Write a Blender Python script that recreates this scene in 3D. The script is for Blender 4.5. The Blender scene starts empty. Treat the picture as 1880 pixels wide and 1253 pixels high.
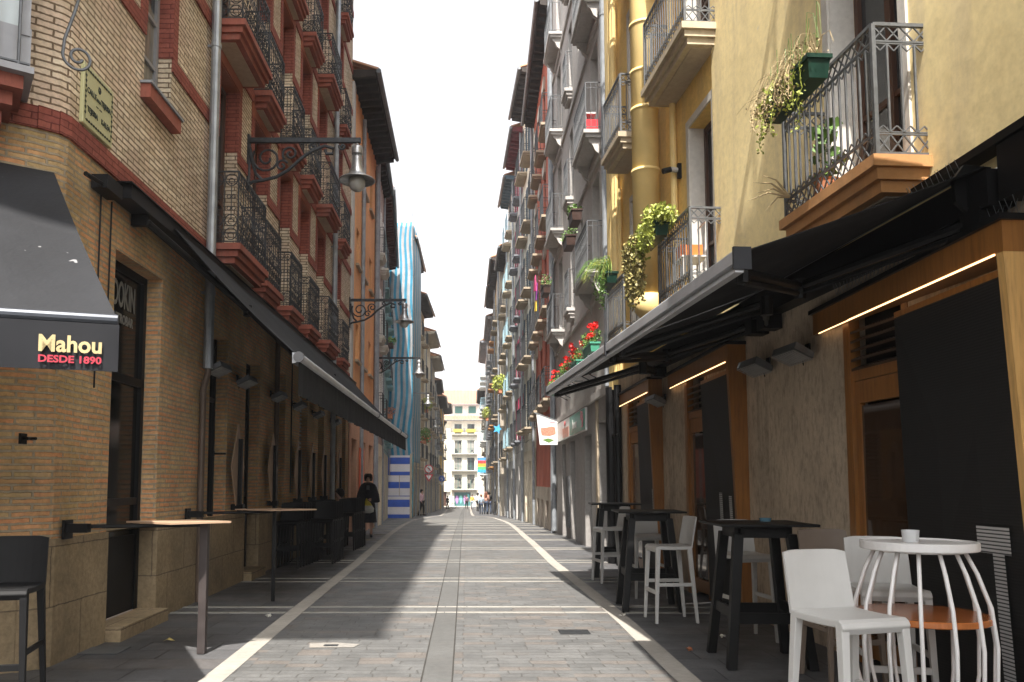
import bpy, math, random
from mathutils import Vector
random.seed(7)
R = math.radians
S = bpy.context.scene
COL = S.collection
# ------------------------------------------------------------------ camera
H = 1.4
PITCH = math.atan(115/1462)
cam = bpy.data.cameras.new('camera'); co = bpy.data.objects.new('camera', cam); COL.objects.link(co)
co.location = (0, 0, H); co.rotation_euler = (math.pi/2+PITCH, 0, 0)
cam.sensor_width = 36; cam.lens = 36*1462/1880
cam.shift_x = 83/1880; cam.shift_y = 143.5/1880
cam.clip_start = .05; cam.clip_end = 1000
S.camera = co
# ------------------------------------------------------------------ mesh builder
def vadd(a, b): return (a[0]+b[0], a[1]+b[1], a[2]+b[2])
class Fr:
    """facade frame: u along the wall, n out of it (towards the street), z up"""
    def __init__(s, x0, y0, x1, y1, side):
        d = math.hypot(x1-x0, y1-y0); s.o = (x0, y0); s.L = d
        s.t = ((x1-x0)/d, (y1-y0)/d)
        s.n = (s.t[1], -s.t[0]) if side == 'L' else (-s.t[1], s.t[0])
        s.flip = side == 'L'
    def v(s, u, n, z): return (s.t[0]*u+s.n[0]*n, s.t[1]*u+s.n[1]*n, z)
ME = {}
class MB:
    def __init__(s): s.v = []; s.f = []; s.m = []; s.cm = 0
    def face(s, pts):
        i = len(s.v); s.v += [tuple(p) for p in pts]; s.f.append(tuple(range(i, i+len(pts)))); s.m.append(s.cm); return s
    def add(s, vs, fs):
        i = len(s.v); s.v += [tuple(p) for p in vs]; s.f += [tuple(i+k for k in f) for f in fs]; s.m += [s.cm]*len(fs); return s
    def box(s, x0, x1, y0, y1, z0, z1):
        return s.add([(x0,y0,z0),(x1,y0,z0),(x1,y1,z0),(x0,y1,z0),(x0,y0,z1),(x1,y0,z1),(x1,y1,z1),(x0,y1,z1)],
                     [(0,3,2,1),(4,5,6,7),(0,1,5,4),(1,2,6,5),(2,3,7,6),(3,0,4,7)])
    def hexa(s, a, b):   # bottom 4 points, top 4 points
        return s.add(list(a)+list(b), [(0,3,2,1),(4,5,6,7),(0,1,5,4),(1,2,6,5),(2,3,7,6),(3,0,4,7)])
    def tube(s, pts, r, n=6, caps=True, r2=None):
        pts = [Vector(p) for p in pts]; N = len(pts); rings = []
        up = None
        for i, p in enumerate(pts):
            d = (pts[min(i+1, N-1)]-pts[max(i-1, 0)])
            if d.length < 1e-9: d = Vector((0, 0, 1))
            d.normalize()
            if up is None: up = Vector((0, 0, 1)) if abs(d.z) < .9 else Vector((1, 0, 0))
            a = d.cross(up)
            if a.length < 1e-3: a = d.cross(Vector((.3, 1, .2)))
            a.normalize(); b = a.cross(d); b.normalize(); up = b
            rr = r if r2 is None else r+(r2-r)*i/(N-1)
            rings.append([p+a*rr*math.cos(2*math.pi*(k+.5)/n)+b*rr*math.sin(2*math.pi*(k+.5)/n) for k in range(n)])
        vs = [v for q in rings for v in q]; fs = []
        for i in range(N-1):
            for k in range(n): fs.append((i*n+k, i*n+(k+1) % n, (i+1)*n+(k+1) % n, (i+1)*n+k))
        if caps: fs += [tuple(range(n))[::-1], tuple((N-1)*n+k for k in range(n))]
        return s.add(vs, fs)
    def ring(s, c, r, tr, ax=0, n=12, a0=0, a1=2*math.pi, e=1):
        pts = []
        for i in range(n+1):
            a = a0+(a1-a0)*i/n; x, y = r*math.cos(a), r*e*math.sin(a)
            pts.append(vadd(c, (x, 0, y) if ax == 0 else ((0, x, y) if ax == 1 else (x, y, 0))))
        return s.tube(pts, tr, 4, False)
    def lathe(s, prof, c=(0, 0, 0), n=20, sx=1, sy=1):
        vs = []; fs = []
        for (r, z) in prof:
            for k in range(n):
                a = 2*math.pi*k/n; vs.append((c[0]+r*sx*math.cos(a), c[1]+r*sy*math.sin(a), c[2]+z))
        for i in range(len(prof)-1):
            for k in range(n): fs.append((i*n+k, i*n+(k+1) % n, (i+1)*n+(k+1) % n, (i+1)*n+k))
        fs += [tuple(range(n))[::-1], tuple((len(prof)-1)*n+k for k in range(n))]
        return s.add(vs, fs)
    def loft(s, rings, n=14):   # rings: (cx,cy,z,rx,ry)
        vs = []; fs = []
        for (cx, cy, z, rx, ry) in rings:
            for k in range(n):
                a = 2*math.pi*k/n; vs.append((cx+rx*math.cos(a), cy+ry*math.sin(a), z))
        for i in range(len(rings)-1):
            for k in range(n): fs.append((i*n+k, i*n+(k+1) % n, (i+1)*n+(k+1) % n, (i+1)*n+k))
        fs += [tuple(range(n))[::-1], tuple((len(rings)-1)*n+k for k in range(n))]
        return s.add(vs, fs)
    def leaf(s, c, size, d=None):
        d = d or Vector((random.uniform(-1, 1), random.uniform(-1, 1), random.uniform(-.6, 1))).normalized()
        a = d.orthogonal().normalized(); a.rotate(__import__('mathutils').Quaternion(d, random.uniform(0, 6.3)))
        b = d.cross(a); c = Vector(c); k = random.uniform(.6, 1.2)*size
        return s.face([c-b*k*.5, c+a*k*.42, c+b*k*.55, c-a*k*.42])
    def cluster(s, c, rad, n, size):
        for _ in range(n):
            while True:
                p = [random.uniform(-1, 1) for _ in range(3)]
                if sum(q*q for q in p) < 1: break
            s.leaf((c[0]+p[0]*rad[0], c[1]+p[1]*rad[1], c[2]+p[2]*rad[2]), size)
        return s
    def mesh(s, name, mat, fr=None, smooth=False):
        me = bpy.data.meshes.new(name)
        vs = [fr.v(*p) for p in s.v] if fr else s.v
        fs = [f[::-1] for f in s.f] if (fr and fr.flip) else s.f
        me.from_pydata(vs, [], fs)
        mats = mat if isinstance(mat, (list, tuple)) else [mat]
        for m_ in mats: me.materials.append(m_)
        if len(mats) > 1: me.polygons.foreach_set('material_index', s.m)
        uv = me.uv_layers.new(name='uv'); data = [0.0]*(2*len(me.loops)); co_ = me.vertices
        for p in me.polygons:
            n = p.normal
            if abs(n.z) > .75: t = None
            else:
                l = math.hypot(n.x, n.y) or 1; t = (-n.y/l, n.x/l)
                if abs(t[0]) > abs(t[1]):
                    if t[0] < 0: t = (-t[0], -t[1])
                elif t[1] < 0: t = (-t[0], -t[1])
            for li in p.loop_indices:
                c = co_[me.loops[li].vertex_index].co
                if t is None: data[2*li] = c.x; data[2*li+1] = c.y
                else: data[2*li] = c.x*t[0]+c.y*t[1]; data[2*li+1] = c.z
        uv.data.foreach_set('uv', data)
        if smooth: me.polygons.foreach_set('use_smooth', [True]*len(me.polygons))
        me.update(); return me
    def build(s, name, mat, parent=None, loc=(0, 0, 0), fr=None, smooth=False, label=None):
        return inst(name, s.mesh(name, mat, fr, smooth), parent, loc, label)
def inst(name, me, parent=None, loc=(0, 0, 0), label=None):
    o = bpy.data.objects.new(name, me); COL.objects.link(o); o.parent = parent; o.location = loc
    if label: o['label'] = label
    return o
def tag(o, label=None, cat=None, group=None, kind=None):
    if label: o['label'] = label
    if cat: o['category'] = cat
    if group: o['group'] = group
    if kind: o['kind'] = kind
    return o
def thing(name, loc, label, cat, rz=0, group=None):
    o = bpy.data.objects.new(name, None); COL.objects.link(o); o.location = loc; o.rotation_euler = (0, 0, rz)
    o.empty_display_size = .1
    return tag(o, label, cat, group)
def kids(o): return [c for c in bpy.data.objects if c.parent == o]
def copy_tree(o, loc=None, rz=None, label=None, parent=None):
    c = o.copy(); COL.objects.link(c)
    if parent: c.parent = parent
    if loc is not None: c.location = loc
    if rz is not None: c.rotation_euler = (0, 0, rz)
    if label: c['label'] = label
    for k in kids(o): copy_tree(k, parent=c)
    return c
def bevel(o, w=.004, seg=2):
    m = o.modifiers.new('bevel', 'BEVEL'); m.width = w; m.segments = seg; m.limit_method = 'ANGLE'; m.angle_limit = R(40); return o
def text_mesh(name, body, size, mat, o, rx, nrm, parent=None, up=(0, 0, 1), depth=.002, bold=0, sx=1, label=None, align='CENTER'):
    cu = bpy.data.curves.new(name, 'FONT'); cu.body = body; cu.size = size; cu.align_x = align; cu.align_y = 'CENTER'
    cu.extrude = depth; cu.offset = bold; cu.resolution_u = 3
    t = bpy.data.objects.new(name, cu); COL.objects.link(t)
    bpy.context.view_layer.update()
    me = bpy.data.meshes.new_from_object(t.evaluated_get(bpy.context.evaluated_depsgraph_get()))
    bpy.data.objects.remove(t)
    rx = Vector(rx).normalized(); nrm = Vector(nrm).normalized(); up = Vector(up)
    for v in me.vertices:
        c = v.co; v.co = Vector(o)+rx*c.x*sx+up*c.y+nrm*(c.z+depth)
    me.materials.clear(); me.materials.append(mat)
    return inst(name, me, parent, (0, 0, 0), label)
def gz(y):
    if y < 18: return 0
    if y < 22: return -.003*(y-18)**2
    return -.048-.0240*(y-22)
# ------------------------------------------------------------------ materials
MC = {}
def nodes(name):
    m = bpy.data.materials.new(name); m.use_nodes = True; nt = m.node_tree; b = nt.nodes['Principled BSDF']
    return m, nt, b
def N(nt, t, **kw):
    n = nt.nodes.new(t)
    for k, v in kw.items():
        if k.startswith('i_'):
            key = k[2:]; key = int(key) if key.isdigit() else key.replace('_', ' ')
            n.inputs[key].default_value = v
        else: setattr(n, k, v)
    return n
def rgba(c): return (c[0], c[1], c[2], 1)
def coords(nt, kind='pos', scale=(1, 1, 1)):
    if kind == 'pos': src = N(nt, 'ShaderNodeNewGeometry').outputs['Position']
    elif kind == 'uv': src = N(nt, 'ShaderNodeUVMap').outputs['UV']
    else: src = N(nt, 'ShaderNodeTexCoord').outputs['Object']
    mp = N(nt, 'ShaderNodeMapping'); mp.inputs['Scale'].default_value = scale
    nt.links.new(src, mp.inputs['Vector']); return mp.outputs['Vector']
def noise(nt, vec, scale, detail=4, rough=.55):
    n = N(nt, 'ShaderNodeTexNoise', i_Scale=scale, i_Detail=detail, i_Roughness=rough); nt.links.new(vec, n.inputs['Vector']); return n.outputs['Fac']
def ramp(nt, fac, stops):
    r = N(nt, 'ShaderNodeValToRGB'); nt.links.new(fac, r.inputs['Fac']); e = r.color_ramp.elements
    while len(e) < len(stops): e.new(.5)
    for i, (p, c) in enumerate(stops):
        e[i].position = p; e[i].color = rgba(c) if isinstance(c, (tuple, list)) else (c, c, c, 1)
    return r.outputs['Color']
def mix(nt, fac, a, b, mode='MIX'):
    m = N(nt, 'ShaderNodeMix', data_type='RGBA', blend_type=mode)
    for k, v in ((0, fac), (6, a), (7, b)):
        if isinstance(v, (int, float)): m.inputs[k].default_value = v
        elif isinstance(v, (tuple, list)): m.inputs[k].default_value = rgba(v)
        else: nt.links.new(v, m.inputs[k])
    return m.outputs[2]
def bump(nt, b, h, st=.3, dist=.01, prev=None):
    n = N(nt, 'ShaderNodeBump', i_Strength=st, i_Distance=dist); nt.links.new(h, n.inputs['Height'])
    if prev: nt.links.new(prev, n.inputs['Normal'])
    nt.links.new(n.outputs['Normal'], b.inputs['Normal']); return n.outputs['Normal']
def mul(c, k): return tuple(min(1, x*k) for x in c)
def M(name, c, rough=.6, metal=0, var=.15, sc=8, bmp=0, spec=.5, emit=0):
    if name in MC: return MC[name]
    if max(c) < .08 and spec == .5: spec = .18
    m, nt, b = nodes(name)
    v = coords(nt, 'pos'); f = noise(nt, v, sc, 3)
    cc = ramp(nt, f, [(.3, mul(c, 1-var)), (.7, mul(c, 1+var))])
    nt.links.new(cc, b.inputs['Base Color']); b.inputs['Roughness'].default_value = rough; b.inputs['Metallic'].default_value = metal
    b.inputs['Specular IOR Level'].default_value = spec
    if bmp: bump(nt, b, noise(nt, v, sc*6, 4), bmp, .004)
    if emit: b.inputs['Emission Color'].default_value = rgba(c); b.inputs['Emission Strength'].default_value = emit
    MC[name] = m; return m
def plaster(name, c, stain=(.25, .2, .15), amt=.35, bmp=.25, mott=0, patch=None):
    if name in MC: return MC[name]
    m, nt, b = nodes(name); v = coords(nt, 'pos')
    big = ramp(nt, noise(nt, v, .7, 5, .6), [(.3, mul(c, .82)), (.65, mul(c, 1.1))])
    vs = coords(nt, 'pos', (1.6, 1.6, .16)); streak = ramp(nt, noise(nt, vs, 2.2, 6, .65), [(.5, 0), (.78, 1)])
    st = N(nt, 'ShaderNodeMath', operation='MULTIPLY', i_1=amt); nt.links.new(streak, st.inputs[0])
    c1 = mix(nt, st.outputs[0], big, stain)
    fine = ramp(nt, noise(nt, v, 14, 5, .7), [(.3, .86), (.7, 1.08)])
    c2 = mix(nt, 1.0, c1, fine, 'MULTIPLY')
    if mott:
        sp_ = ramp(nt, noise(nt, coords(nt, 'pos', (9, 9, 3.2)), 2.4, 5, .7), [(.30, 1-mott), (.52, 1.0)]); c2 = mix(nt, 1.0, c2, sp_, 'MULTIPLY')
        lt = ramp(nt, noise(nt, v, 1.1, 3), [(.5, .92), (.75, 1.2)]); c2 = mix(nt, 1.0, c2, lt, 'MULTIPLY')
    if patch:
        pf = ramp(nt, noise(nt, coords(nt, 'pos', (2.2, 2.2, 1)), 1.3, 7, .72), [(.685, 0), (.70, .7)]); c2 = mix(nt, pf, c2, patch)
    nt.links.new(c2, b.inputs['Base Color']); b.inputs['Roughness'].default_value = .88; b.inputs['Specular IOR Level'].default_value = .25
    n1 = bump(nt, b, noise(nt, v, 3.2, 4, .5), bmp, .012)
    bump(nt, b, noise(nt, v, 45, 3, .6), bmp*.6, .002, n1)
    MC[name] = m; return m
def brick(name, c1, c2, mortar, w=.25, h=.055, ms=.008, c3=None, bmp=.8, dirt=.3):
    if name in MC: return MC[name]
    m, nt, b = nodes(name); v = coords(nt, 'uv')
    nz = N(nt, 'ShaderNodeTexNoise', i_Scale=2.3, i_Detail=2); nt.links.new(v, nz.inputs['Vector'])
    off = N(nt, 'ShaderNodeVectorMath', operation='MULTIPLY_ADD'); off.inputs[1].default_value = (.035, .022, 0)
    nt.links.new(nz.outputs['Color'], off.inputs[0]); nt.links.new(v, off.inputs[2])
    nz2 = N(nt, 'ShaderNodeTexNoise', i_Scale=26, i_Detail=3); nt.links.new(v, nz2.inputs['Vector'])
    off2 = N(nt, 'ShaderNodeVectorMath', operation='MULTIPLY_ADD'); off2.inputs[1].default_value = (.012, .014, 0)
    nt.links.new(nz2.outputs['Color'], off2.inputs[0]); nt.links.new(off.outputs[0], off2.inputs[2])
    t = N(nt, 'ShaderNodeTexBrick', i_Scale=1.0, i_Mortar_Size=ms, i_Mortar_Smooth=.35, i_Bias=0.0, i_Brick_Width=w, i_Row_Height=h)
    nt.links.new(off2.outputs[0], t.inputs['Vector'])
    t.inputs['Color1'].default_value = rgba(c1); t.inputs['Color2'].default_value = rgba(c2); t.inputs['Mortar'].default_value = rgba(mortar)
    col = t.outputs['Color']; p = coords(nt, 'pos')
    if c3:
        f = ramp(nt, noise(nt, p, 1.3, 4, .7), [(.45, 0), (.62, 1)]); f2 = N(nt, 'ShaderNodeMath', operation='MULTIPLY', i_1=.75); nt.links.new(f, f2.inputs[0])
        inv = N(nt, 'ShaderNodeMath', operation='SUBTRACT', i_0=1.0); nt.links.new(t.outputs['Fac'], inv.inputs[1])
        f3 = N(nt, 'ShaderNodeMath', operation='MULTIPLY'); nt.links.new(f2.outputs[0], f3.inputs[0]); nt.links.new(inv.outputs[0], f3.inputs[1])
        col = mix(nt, f3.outputs[0], col, c3)
    col = mix(nt, 1.0, col, ramp(nt, noise(nt, p, 22, 4, .7), [(.25, .72), (.75, 1.2)]), 'MULTIPLY')
    col = mix(nt, 1.0, col, ramp(nt, noise(nt, p, .9, 5, .6), [(.3, 1-dirt), (.65, 1.08)]), 'MULTIPLY')
    nt.links.new(col, b.inputs['Base Color']); b.inputs['Roughness'].default_value = .9; b.inputs['Specular IOR Level'].default_value = .2
    iv = N(nt, 'ShaderNodeMath', operation='SUBTRACT', i_0=1.0); nt.links.new(t.outputs['Fac'], iv.inputs[1])
    n1 = bump(nt, b, iv.outputs[0], bmp, .014)
    bump(nt, b, noise(nt, p, 34, 5, .7), .6, .008, n1)
    MC[name] = m; return m
def paving(name, c1, c2, mortar, w, h, ms, cvar, rough=.7, warp=.02, cvs=3):
    m, nt, b = nodes(name); v = coords(nt, 'pos')
    nz = N(nt, 'ShaderNodeTexNoise', i_Scale=5, i_Detail=2); nt.links.new(v, nz.inputs['Vector'])
    off = N(nt, 'ShaderNodeVectorMath', operation='MULTIPLY_ADD'); off.inputs[1].default_value = (warp, warp, 0)
    nt.links.new(nz.outputs['Color'], off.inputs[0]); nt.links.new(v, off.inputs[2])
    sp = N(nt, 'ShaderNodeSeparateXYZ'); nt.links.new(off.outputs[0], sp.inputs[0])
    cb = N(nt, 'ShaderNodeCombineXYZ'); nt.links.new(sp.outputs[0], cb.inputs[0]); nt.links.new(sp.outputs[1], cb.inputs[1])
    cols = []
    t = N(nt, 'ShaderNodeTexBrick', i_Scale=1.0, i_Mortar_Size=ms, i_Mortar_Smooth=.3, i_Bias=-.1, i_Brick_Width=w, i_Row_Height=h)
    t.squash = 1.25; t.squash_frequency = 3; t.offset_frequency = 2; t.offset = .43
    nt.links.new(cb.outputs[0], t.inputs['Vector'])
    t.inputs['Color1'].default_value = rgba(c1); t.inputs['Color2'].default_value = rgba(c2); t.inputs['Mortar'].default_value = rgba(mortar)
    # brownish stones here and there: noise quantised by the cell
    sn = N(nt, 'ShaderNodeVectorMath', operation='SNAP'); sn.inputs[1].default_value = (w, h, 1); nt.links.new(cb.outputs[0], sn.inputs[0])
    wn = N(nt, 'ShaderNodeTexWhiteNoise'); nt.links.new(sn.outputs[0], wn.inputs['Vector'])
    tf = ramp(nt, wn.outputs['Value'], [(.78, 0), (.84, .32)])
    col = mix(nt, tf, t.outputs['Color'], cvar)
    col = mix(nt, 1.0, col, ramp(nt, noise(nt, v, cvs, 6, .7), [(.3, .72), (.7, 1.18)]), 'MULTIPLY')
    col = mix(nt, 1.0, col, ramp(nt, noise(nt, v, 38, 4, .7), [(.3, .82), (.7, 1.15)]), 'MULTIPLY')
    spots = ramp(nt, noise(nt, v, 90, 2, .5), [(.73, 0), (.76, .35)])
    col = mix(nt, spots, col, (.42, .41, .38))
    gum = N(nt, 'ShaderNodeTexVoronoi', i_Scale=3.1); nt.links.new(v, gum.inputs['Vector'])
    gm = ramp(nt, gum.outputs['Distance'], [(.035, .45), (.06, 0)])
    col = mix(nt, gm, col, (.05, .05, .05))
    nt.links.new(col, b.inputs['Base Color'])
    rr = ramp(nt, noise(nt, v, 2.5, 4), [(.3, rough-.12), (.7, rough+.12)]); nt.links.new(rr, b.inputs['Roughness'])
    iv = N(nt, 'ShaderNodeMath', operation='SUBTRACT', i_0=1.0); nt.links.new(t.outputs['Fac'], iv.inputs[1])
    n1 = bump(nt, b, iv.outputs[0], .6, .008)
    bump(nt, b, noise(nt, v, 30, 5), .4, .004, n1)
    return m
def stripes(name, cols, axis, period, rough=.7, rib=0, back=None):
    """repeating stripes along an axis of object space"""
    m, nt, b = nodes(name); v = coords(nt, 'uv'); sp = N(nt, 'ShaderNodeSeparateXYZ'); nt.links.new(v, sp.inputs[0])
    d = N(nt, 'ShaderNodeMath', operation='DIVIDE', i_1=period); nt.links.new(sp.outputs[axis], d.inputs[0])
    fr_ = N(nt, 'ShaderNodeMath', operation='FRACT'); nt.links.new(d.outputs[0], fr_.inputs[0])
    r = N(nt, 'ShaderNodeValToRGB'); r.color_ramp.interpolation = 'CONSTANT'; nt.links.new(fr_.outputs[0], r.inputs['Fac'])
    e = r.color_ramp.elements
    while len(e) < len(cols): e.new(.5)
    for i, (p, c) in enumerate(cols): e[i].position = p; e[i].color = rgba(c)
    c = mix(nt, 1.0, r.outputs['Color'], ramp(nt, noise(nt, coords(nt, 'pos'), 1.5, 5, .7), [(.3, .75), (.7, 1.1)]), 'MULTIPLY')
    nt.links.new(c, b.inputs['Base Color']); b.inputs['Roughness'].default_value = rough
    if rib:
        w = N(nt, 'ShaderNodeMath', operation='SINE'); k = N(nt, 'ShaderNodeMath', operation='MULTIPLY', i_1=2*math.pi); nt.links.new(fr_.outputs[0], k.inputs[0]); nt.links.new(k.outputs[0], w.inputs[0])
        bump(nt, b, w.outputs[0], rib, .004)
    return m
def wood(name, c, rough=.5):
    if name in MC: return MC[name]
    m, nt, b = nodes(name); v = coords(nt, 'pos', (14, 14, 1.2))
    n = noise(nt, v, 2.5, 6, .6); cc = ramp(nt, n, [(.3, mul(c, .7)), (.5, c), (.72, mul(c, 1.2))])
    nt.links.new(cc, b.inputs['Base Color']); b.inputs['Roughness'].default_value = rough; bump(nt, b, n, .15, .003)
    MC[name] = m; return m
BRK = brick('tan_brick', (.80, .68, .51), (.58, .46, .32), (.20, .14, .09), c3=(.68, .50, .38), ms=.009)  # shade in the brick joints is put into the dark mortar colour
BRKL = brick('mixed_old_brick', (.74, .33, .15), (.62, .43, .22), (.42, .34, .23), w=.27, h=.05, ms=.011, c3=(.46, .33, .14), bmp=1, dirt=.45)
BRKR = brick('red_painted_brick', (.32, .10, .07), (.26, .075, .055), (.15, .04, .03), ms=.006, bmp=.6, dirt=.2)
REDP = plaster('red_panel_plaster', (.34, .11, .065), amt=.15)
SLABR = plaster('red_moulding_paint', (.31, .10, .07), (.24, .16, .13), .4, mott=.15)
UNDER = plaster('beige_soffit', (.46, .34, .24), amt=.3)
DADO = brick('sandstone_dado', (.33, .25, .15), (.29, .22, .14), (.16, .12, .08), w=.95, h=.46, ms=.006, bmp=.5, dirt=.5)
IRON = M('grey_iron', (.045, .047, .05), .5, .5, .3, 20)
IRONL = M('light_grey_iron', (.11, .115, .12), .45, .3, .2, 20)
BLACK = M('black_paint', (.007, .007, .0075), .45, 0, .2)
BLACKP = M('black_plastic', (.006, .006, .0065), .55, 0, .2, 8, .1)
GLASSK = M('black_glass', (.006, .006, .006), .12, 0, .3, 2, 0, .25)
DARK = M('dark_interior', (.012, .009, .007), .9, 0, .3)
ZINC = M('zinc_pipe', (.30, .32, .34), .42, .6, .2, 5)
PIPEG = M('grey_painted_pipe', (.25, .27, .29), .5, .1, .2, 5)
PIPEB = M('brown_pipe', (.10, .07, .05), .6, .2, .2, 5)
GLASSM = M('dark_window_glass', (.03, .034, .038), .06, 0, .3, 2, 0, .9)
def curtain(name, c1, c2, cut):
    m, nt, b = nodes(name); v = coords(nt, 'pos', (9, 9, .5)); f = ramp(nt, noise(nt, v, 2.5, 4), [(.35, c2), (.65, c1)])
    v2 = coords(nt, 'pos'); g = ramp(nt, noise(nt, v2, .8, 2), [(cut-.01, 0), (cut+.01, 1)]); nt.links.new(mix(nt, g, (.02, .022, .024), f), b.inputs['Base Color'])
    b.inputs['Roughness'].default_value = .12; b.inputs['Specular IOR Level'].default_value = .6; return m
GLASS2 = curtain('glass_over_net_curtain', (.34, .33, .30), (.22, .21, .19), .42); GLASS3 = curtain('glass_over_pale_blind', (.26, .24, .20), (.15, .14, .12), .5)
WR = random.Random(21)
WOODD = wood('dark_brown_wood', (.075, .035, .02))
WHITEP = M('white_paint', (.66, .65, .62), .5, 0, .1, 6)
CREAMP = M('cream_paint', (.52, .49, .42), .6, 0, .15, 6)
GREYFR = M('grey_window_frame', (.28, .28, .29), .5, 0, .1)
TILE = plaster('clay_roof_tile', (.42, .22, .13), (.2, .15, .1), .5, .8)
EAVED = M('dark_eave_timber', (.035, .028, .024), .7, 0, .3, 5)
GUT = M('zinc_gutter', (.16, .17, .18), .45, .5, .2, 6)
STOOLW = M('light_grey_plastic', (.46, .455, .44), .42, 0, .05, 6, .03)
STOOLT = M('taupe_plastic', (.17, .13, .10), .5, 0, .08, 6, .03)
TARPG = plaster('black_awning_fabric', (.024, .025, .027), (.07, .07, .068), .45, .5); TARPG.node_tree.nodes['Principled BSDF'].inputs['Specular IOR Level'].default_value = .12
GREEN1 = M('green_leaf', (.10, .19, .035), .55, 0, .5, 9)
GREEN2 = M('yellow_green_leaf', (.30, .34, .06), .55, 0, .5, 9)
DRY = M('dry_stem', (.36, .27, .14), .8, 0, .3, 9)
REDF = M('red_petal', (.72, .012, .01), .5, 0, .3, 12)
PINKF = M('pink_petal', (.65, .25, .28), .5, 0, .3, 12)
POTG = M('dark_green_planter', (.008, .03, .02), .4, 0, .2)
POTGL = M('mint_green_planter', (.06, .28, .18), .45, 0, .2)
POTB = M('brown_planter', (.06, .035, .028), .5, 0, .2)
TERRA = M('terracotta', (.45, .18, .09), .8, 0, .2)
SKIN = M('skin', (.42, .24, .17), .5, 0, .1)
HAIRD = M('dark_hair', (.015, .01, .008), .5, 0, .3)
# ------------------------------------------------------------------ ground and street
def strip(name, left, right, mat, dz, ys, lab=None):
    """ground sheet between two polylines X(Y)"""
    def at(pl, y):
        for (y0, x0), (y1, x1) in zip(pl, pl[1:]):
            if y <= y1: return x0+(x1-x0)*(y-y0)/(y1-y0)
        return pl[-1][1]
    mb = MB()
    for a, b in zip(ys, ys[1:]):
        mb.face([(at(left, a), a, gz(a)+dz), (at(right, a), a, gz(a)+dz), (at(right, b), b, gz(b)+dz), (at(left, b), b, gz(b)+dz)])
    o = mb.build(name, mat); tag(o, kind='structure'); return o
YS = [-40, -10, 0, 2, 4, 6, 8, 10, 12, 14, 16, 18, 19, 20, 21, 22, 24, 27, 30, 33, 36, 40, 44, 47, 50, 55, 62, 70, 80, 95, 110, 130, 150]
SETT = paving('grey_sett_paving', (.108, .108, .106), (.084, .0845, .083), (.063, .061, .057), .27, .105, .006, (.155, .12, .095), .62, .06)
FLAG = paving('dark_slate_flags', (.088, .088, .091), (.064, .065, .068), (.027, .027, .027), .62, .34, .008, (.115, .10, .09), .55, .006)
BAND = plaster('pale_granite_band', (.29, .27, .24), (.19, .175, .15), .4, .25)
GUTR = plaster('worn_gutter_stone', (.092, .092, .09), (.09, .085, .08), .5, .3)
strip('ground', [(-300, -300), (400, -300)], [(-300, 300), (400, 300)], FLAG, -.02, [-40]+YS[1:]+[260])
strip('pavement', [(-40, -14), (150, -14)], [(-40, 9), (150, 9)], FLAG, -.004, YS)
BL = [(-40, -1.72), (2, -1.74), (5.7, -1.80), (9.3, -1.86), (14, -1.90), (19.2, -2.02), (23, -2.18), (30, -2.42), (35.5, -2.56), (40, -2.55), (44, -2.35), (47, -2.05), (50, -1.65), (60, -1.7), (113, -2.6), (150, -3)]
BR = [(-40, 1.58), (2, 1.56), (5.7, 1.56), (8.9, 1.60), (14, 1.50), (21.5, 1.52), (23, 1.58), (30, 1.72), (36, 1.74), (44, 1.5), (47, 1.2), (50, .4), (60, .35), (113, .5), (150, .6)]
strip('road', BL, BR, SETT, 0, YS)
sh = lambda pl, d: [(y, x+d) for y, x in pl]
strip('road_edge_band', sh(BL, -.085), sh(BL, .085), BAND, .004, YS)
strip('road_edge_band', sh(BR, -.085), sh(BR, .085), BAND, .004, YS)
strip('road_gutter', [(-40, -.23), (150, -.6)], [(-40, -.015), (150, -.38)], GUTR, .004, YS)
for xa_, xb_ in ((-.238, -.226), (-.02, -.008)): strip('gutter_joint', [(-40, xa_), (150, xa_-.37)], [(-40, xb_), (150, xb_-.37)], M('dark_joint', (.04, .038, .035), .9), .0062, YS)
mbx = MB()
def band_x(pl, y):
    for (y0, x0), (y1, x1) in zip(pl, pl[1:]):
        if y <= y1: return x0+(x1-x0)*(y-y0)/(y1-y0)
for k in range(2, 16):
    yc = 8.87+2.67*(k-2)
    for dy in (-.19, .19):
        for xa, xb in ((-3.6, band_x(BL, yc)-.09), (band_x(BL, yc)+.09, -.24), (-.24, .0), (.0, band_x(BR, yc)-.09), (band_x(BR, yc)+.09, 2.9)):
            if yc > 43: continue
            z = gz(yc+dy)+.006; w = .032
            x = xa
            while x < xb-.02:
                xe = min(x+1.05, xb); mbx.box(x+.004, xe-.004, yc+dy-w, yc+dy+w, z-.02, z); x = xe
tag(mbx.build('crossing_stone_lines', plaster('grey_granite_lines', (.26, .25, .225), (.17, .16, .14), .5, .25)), kind='structure')
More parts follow.
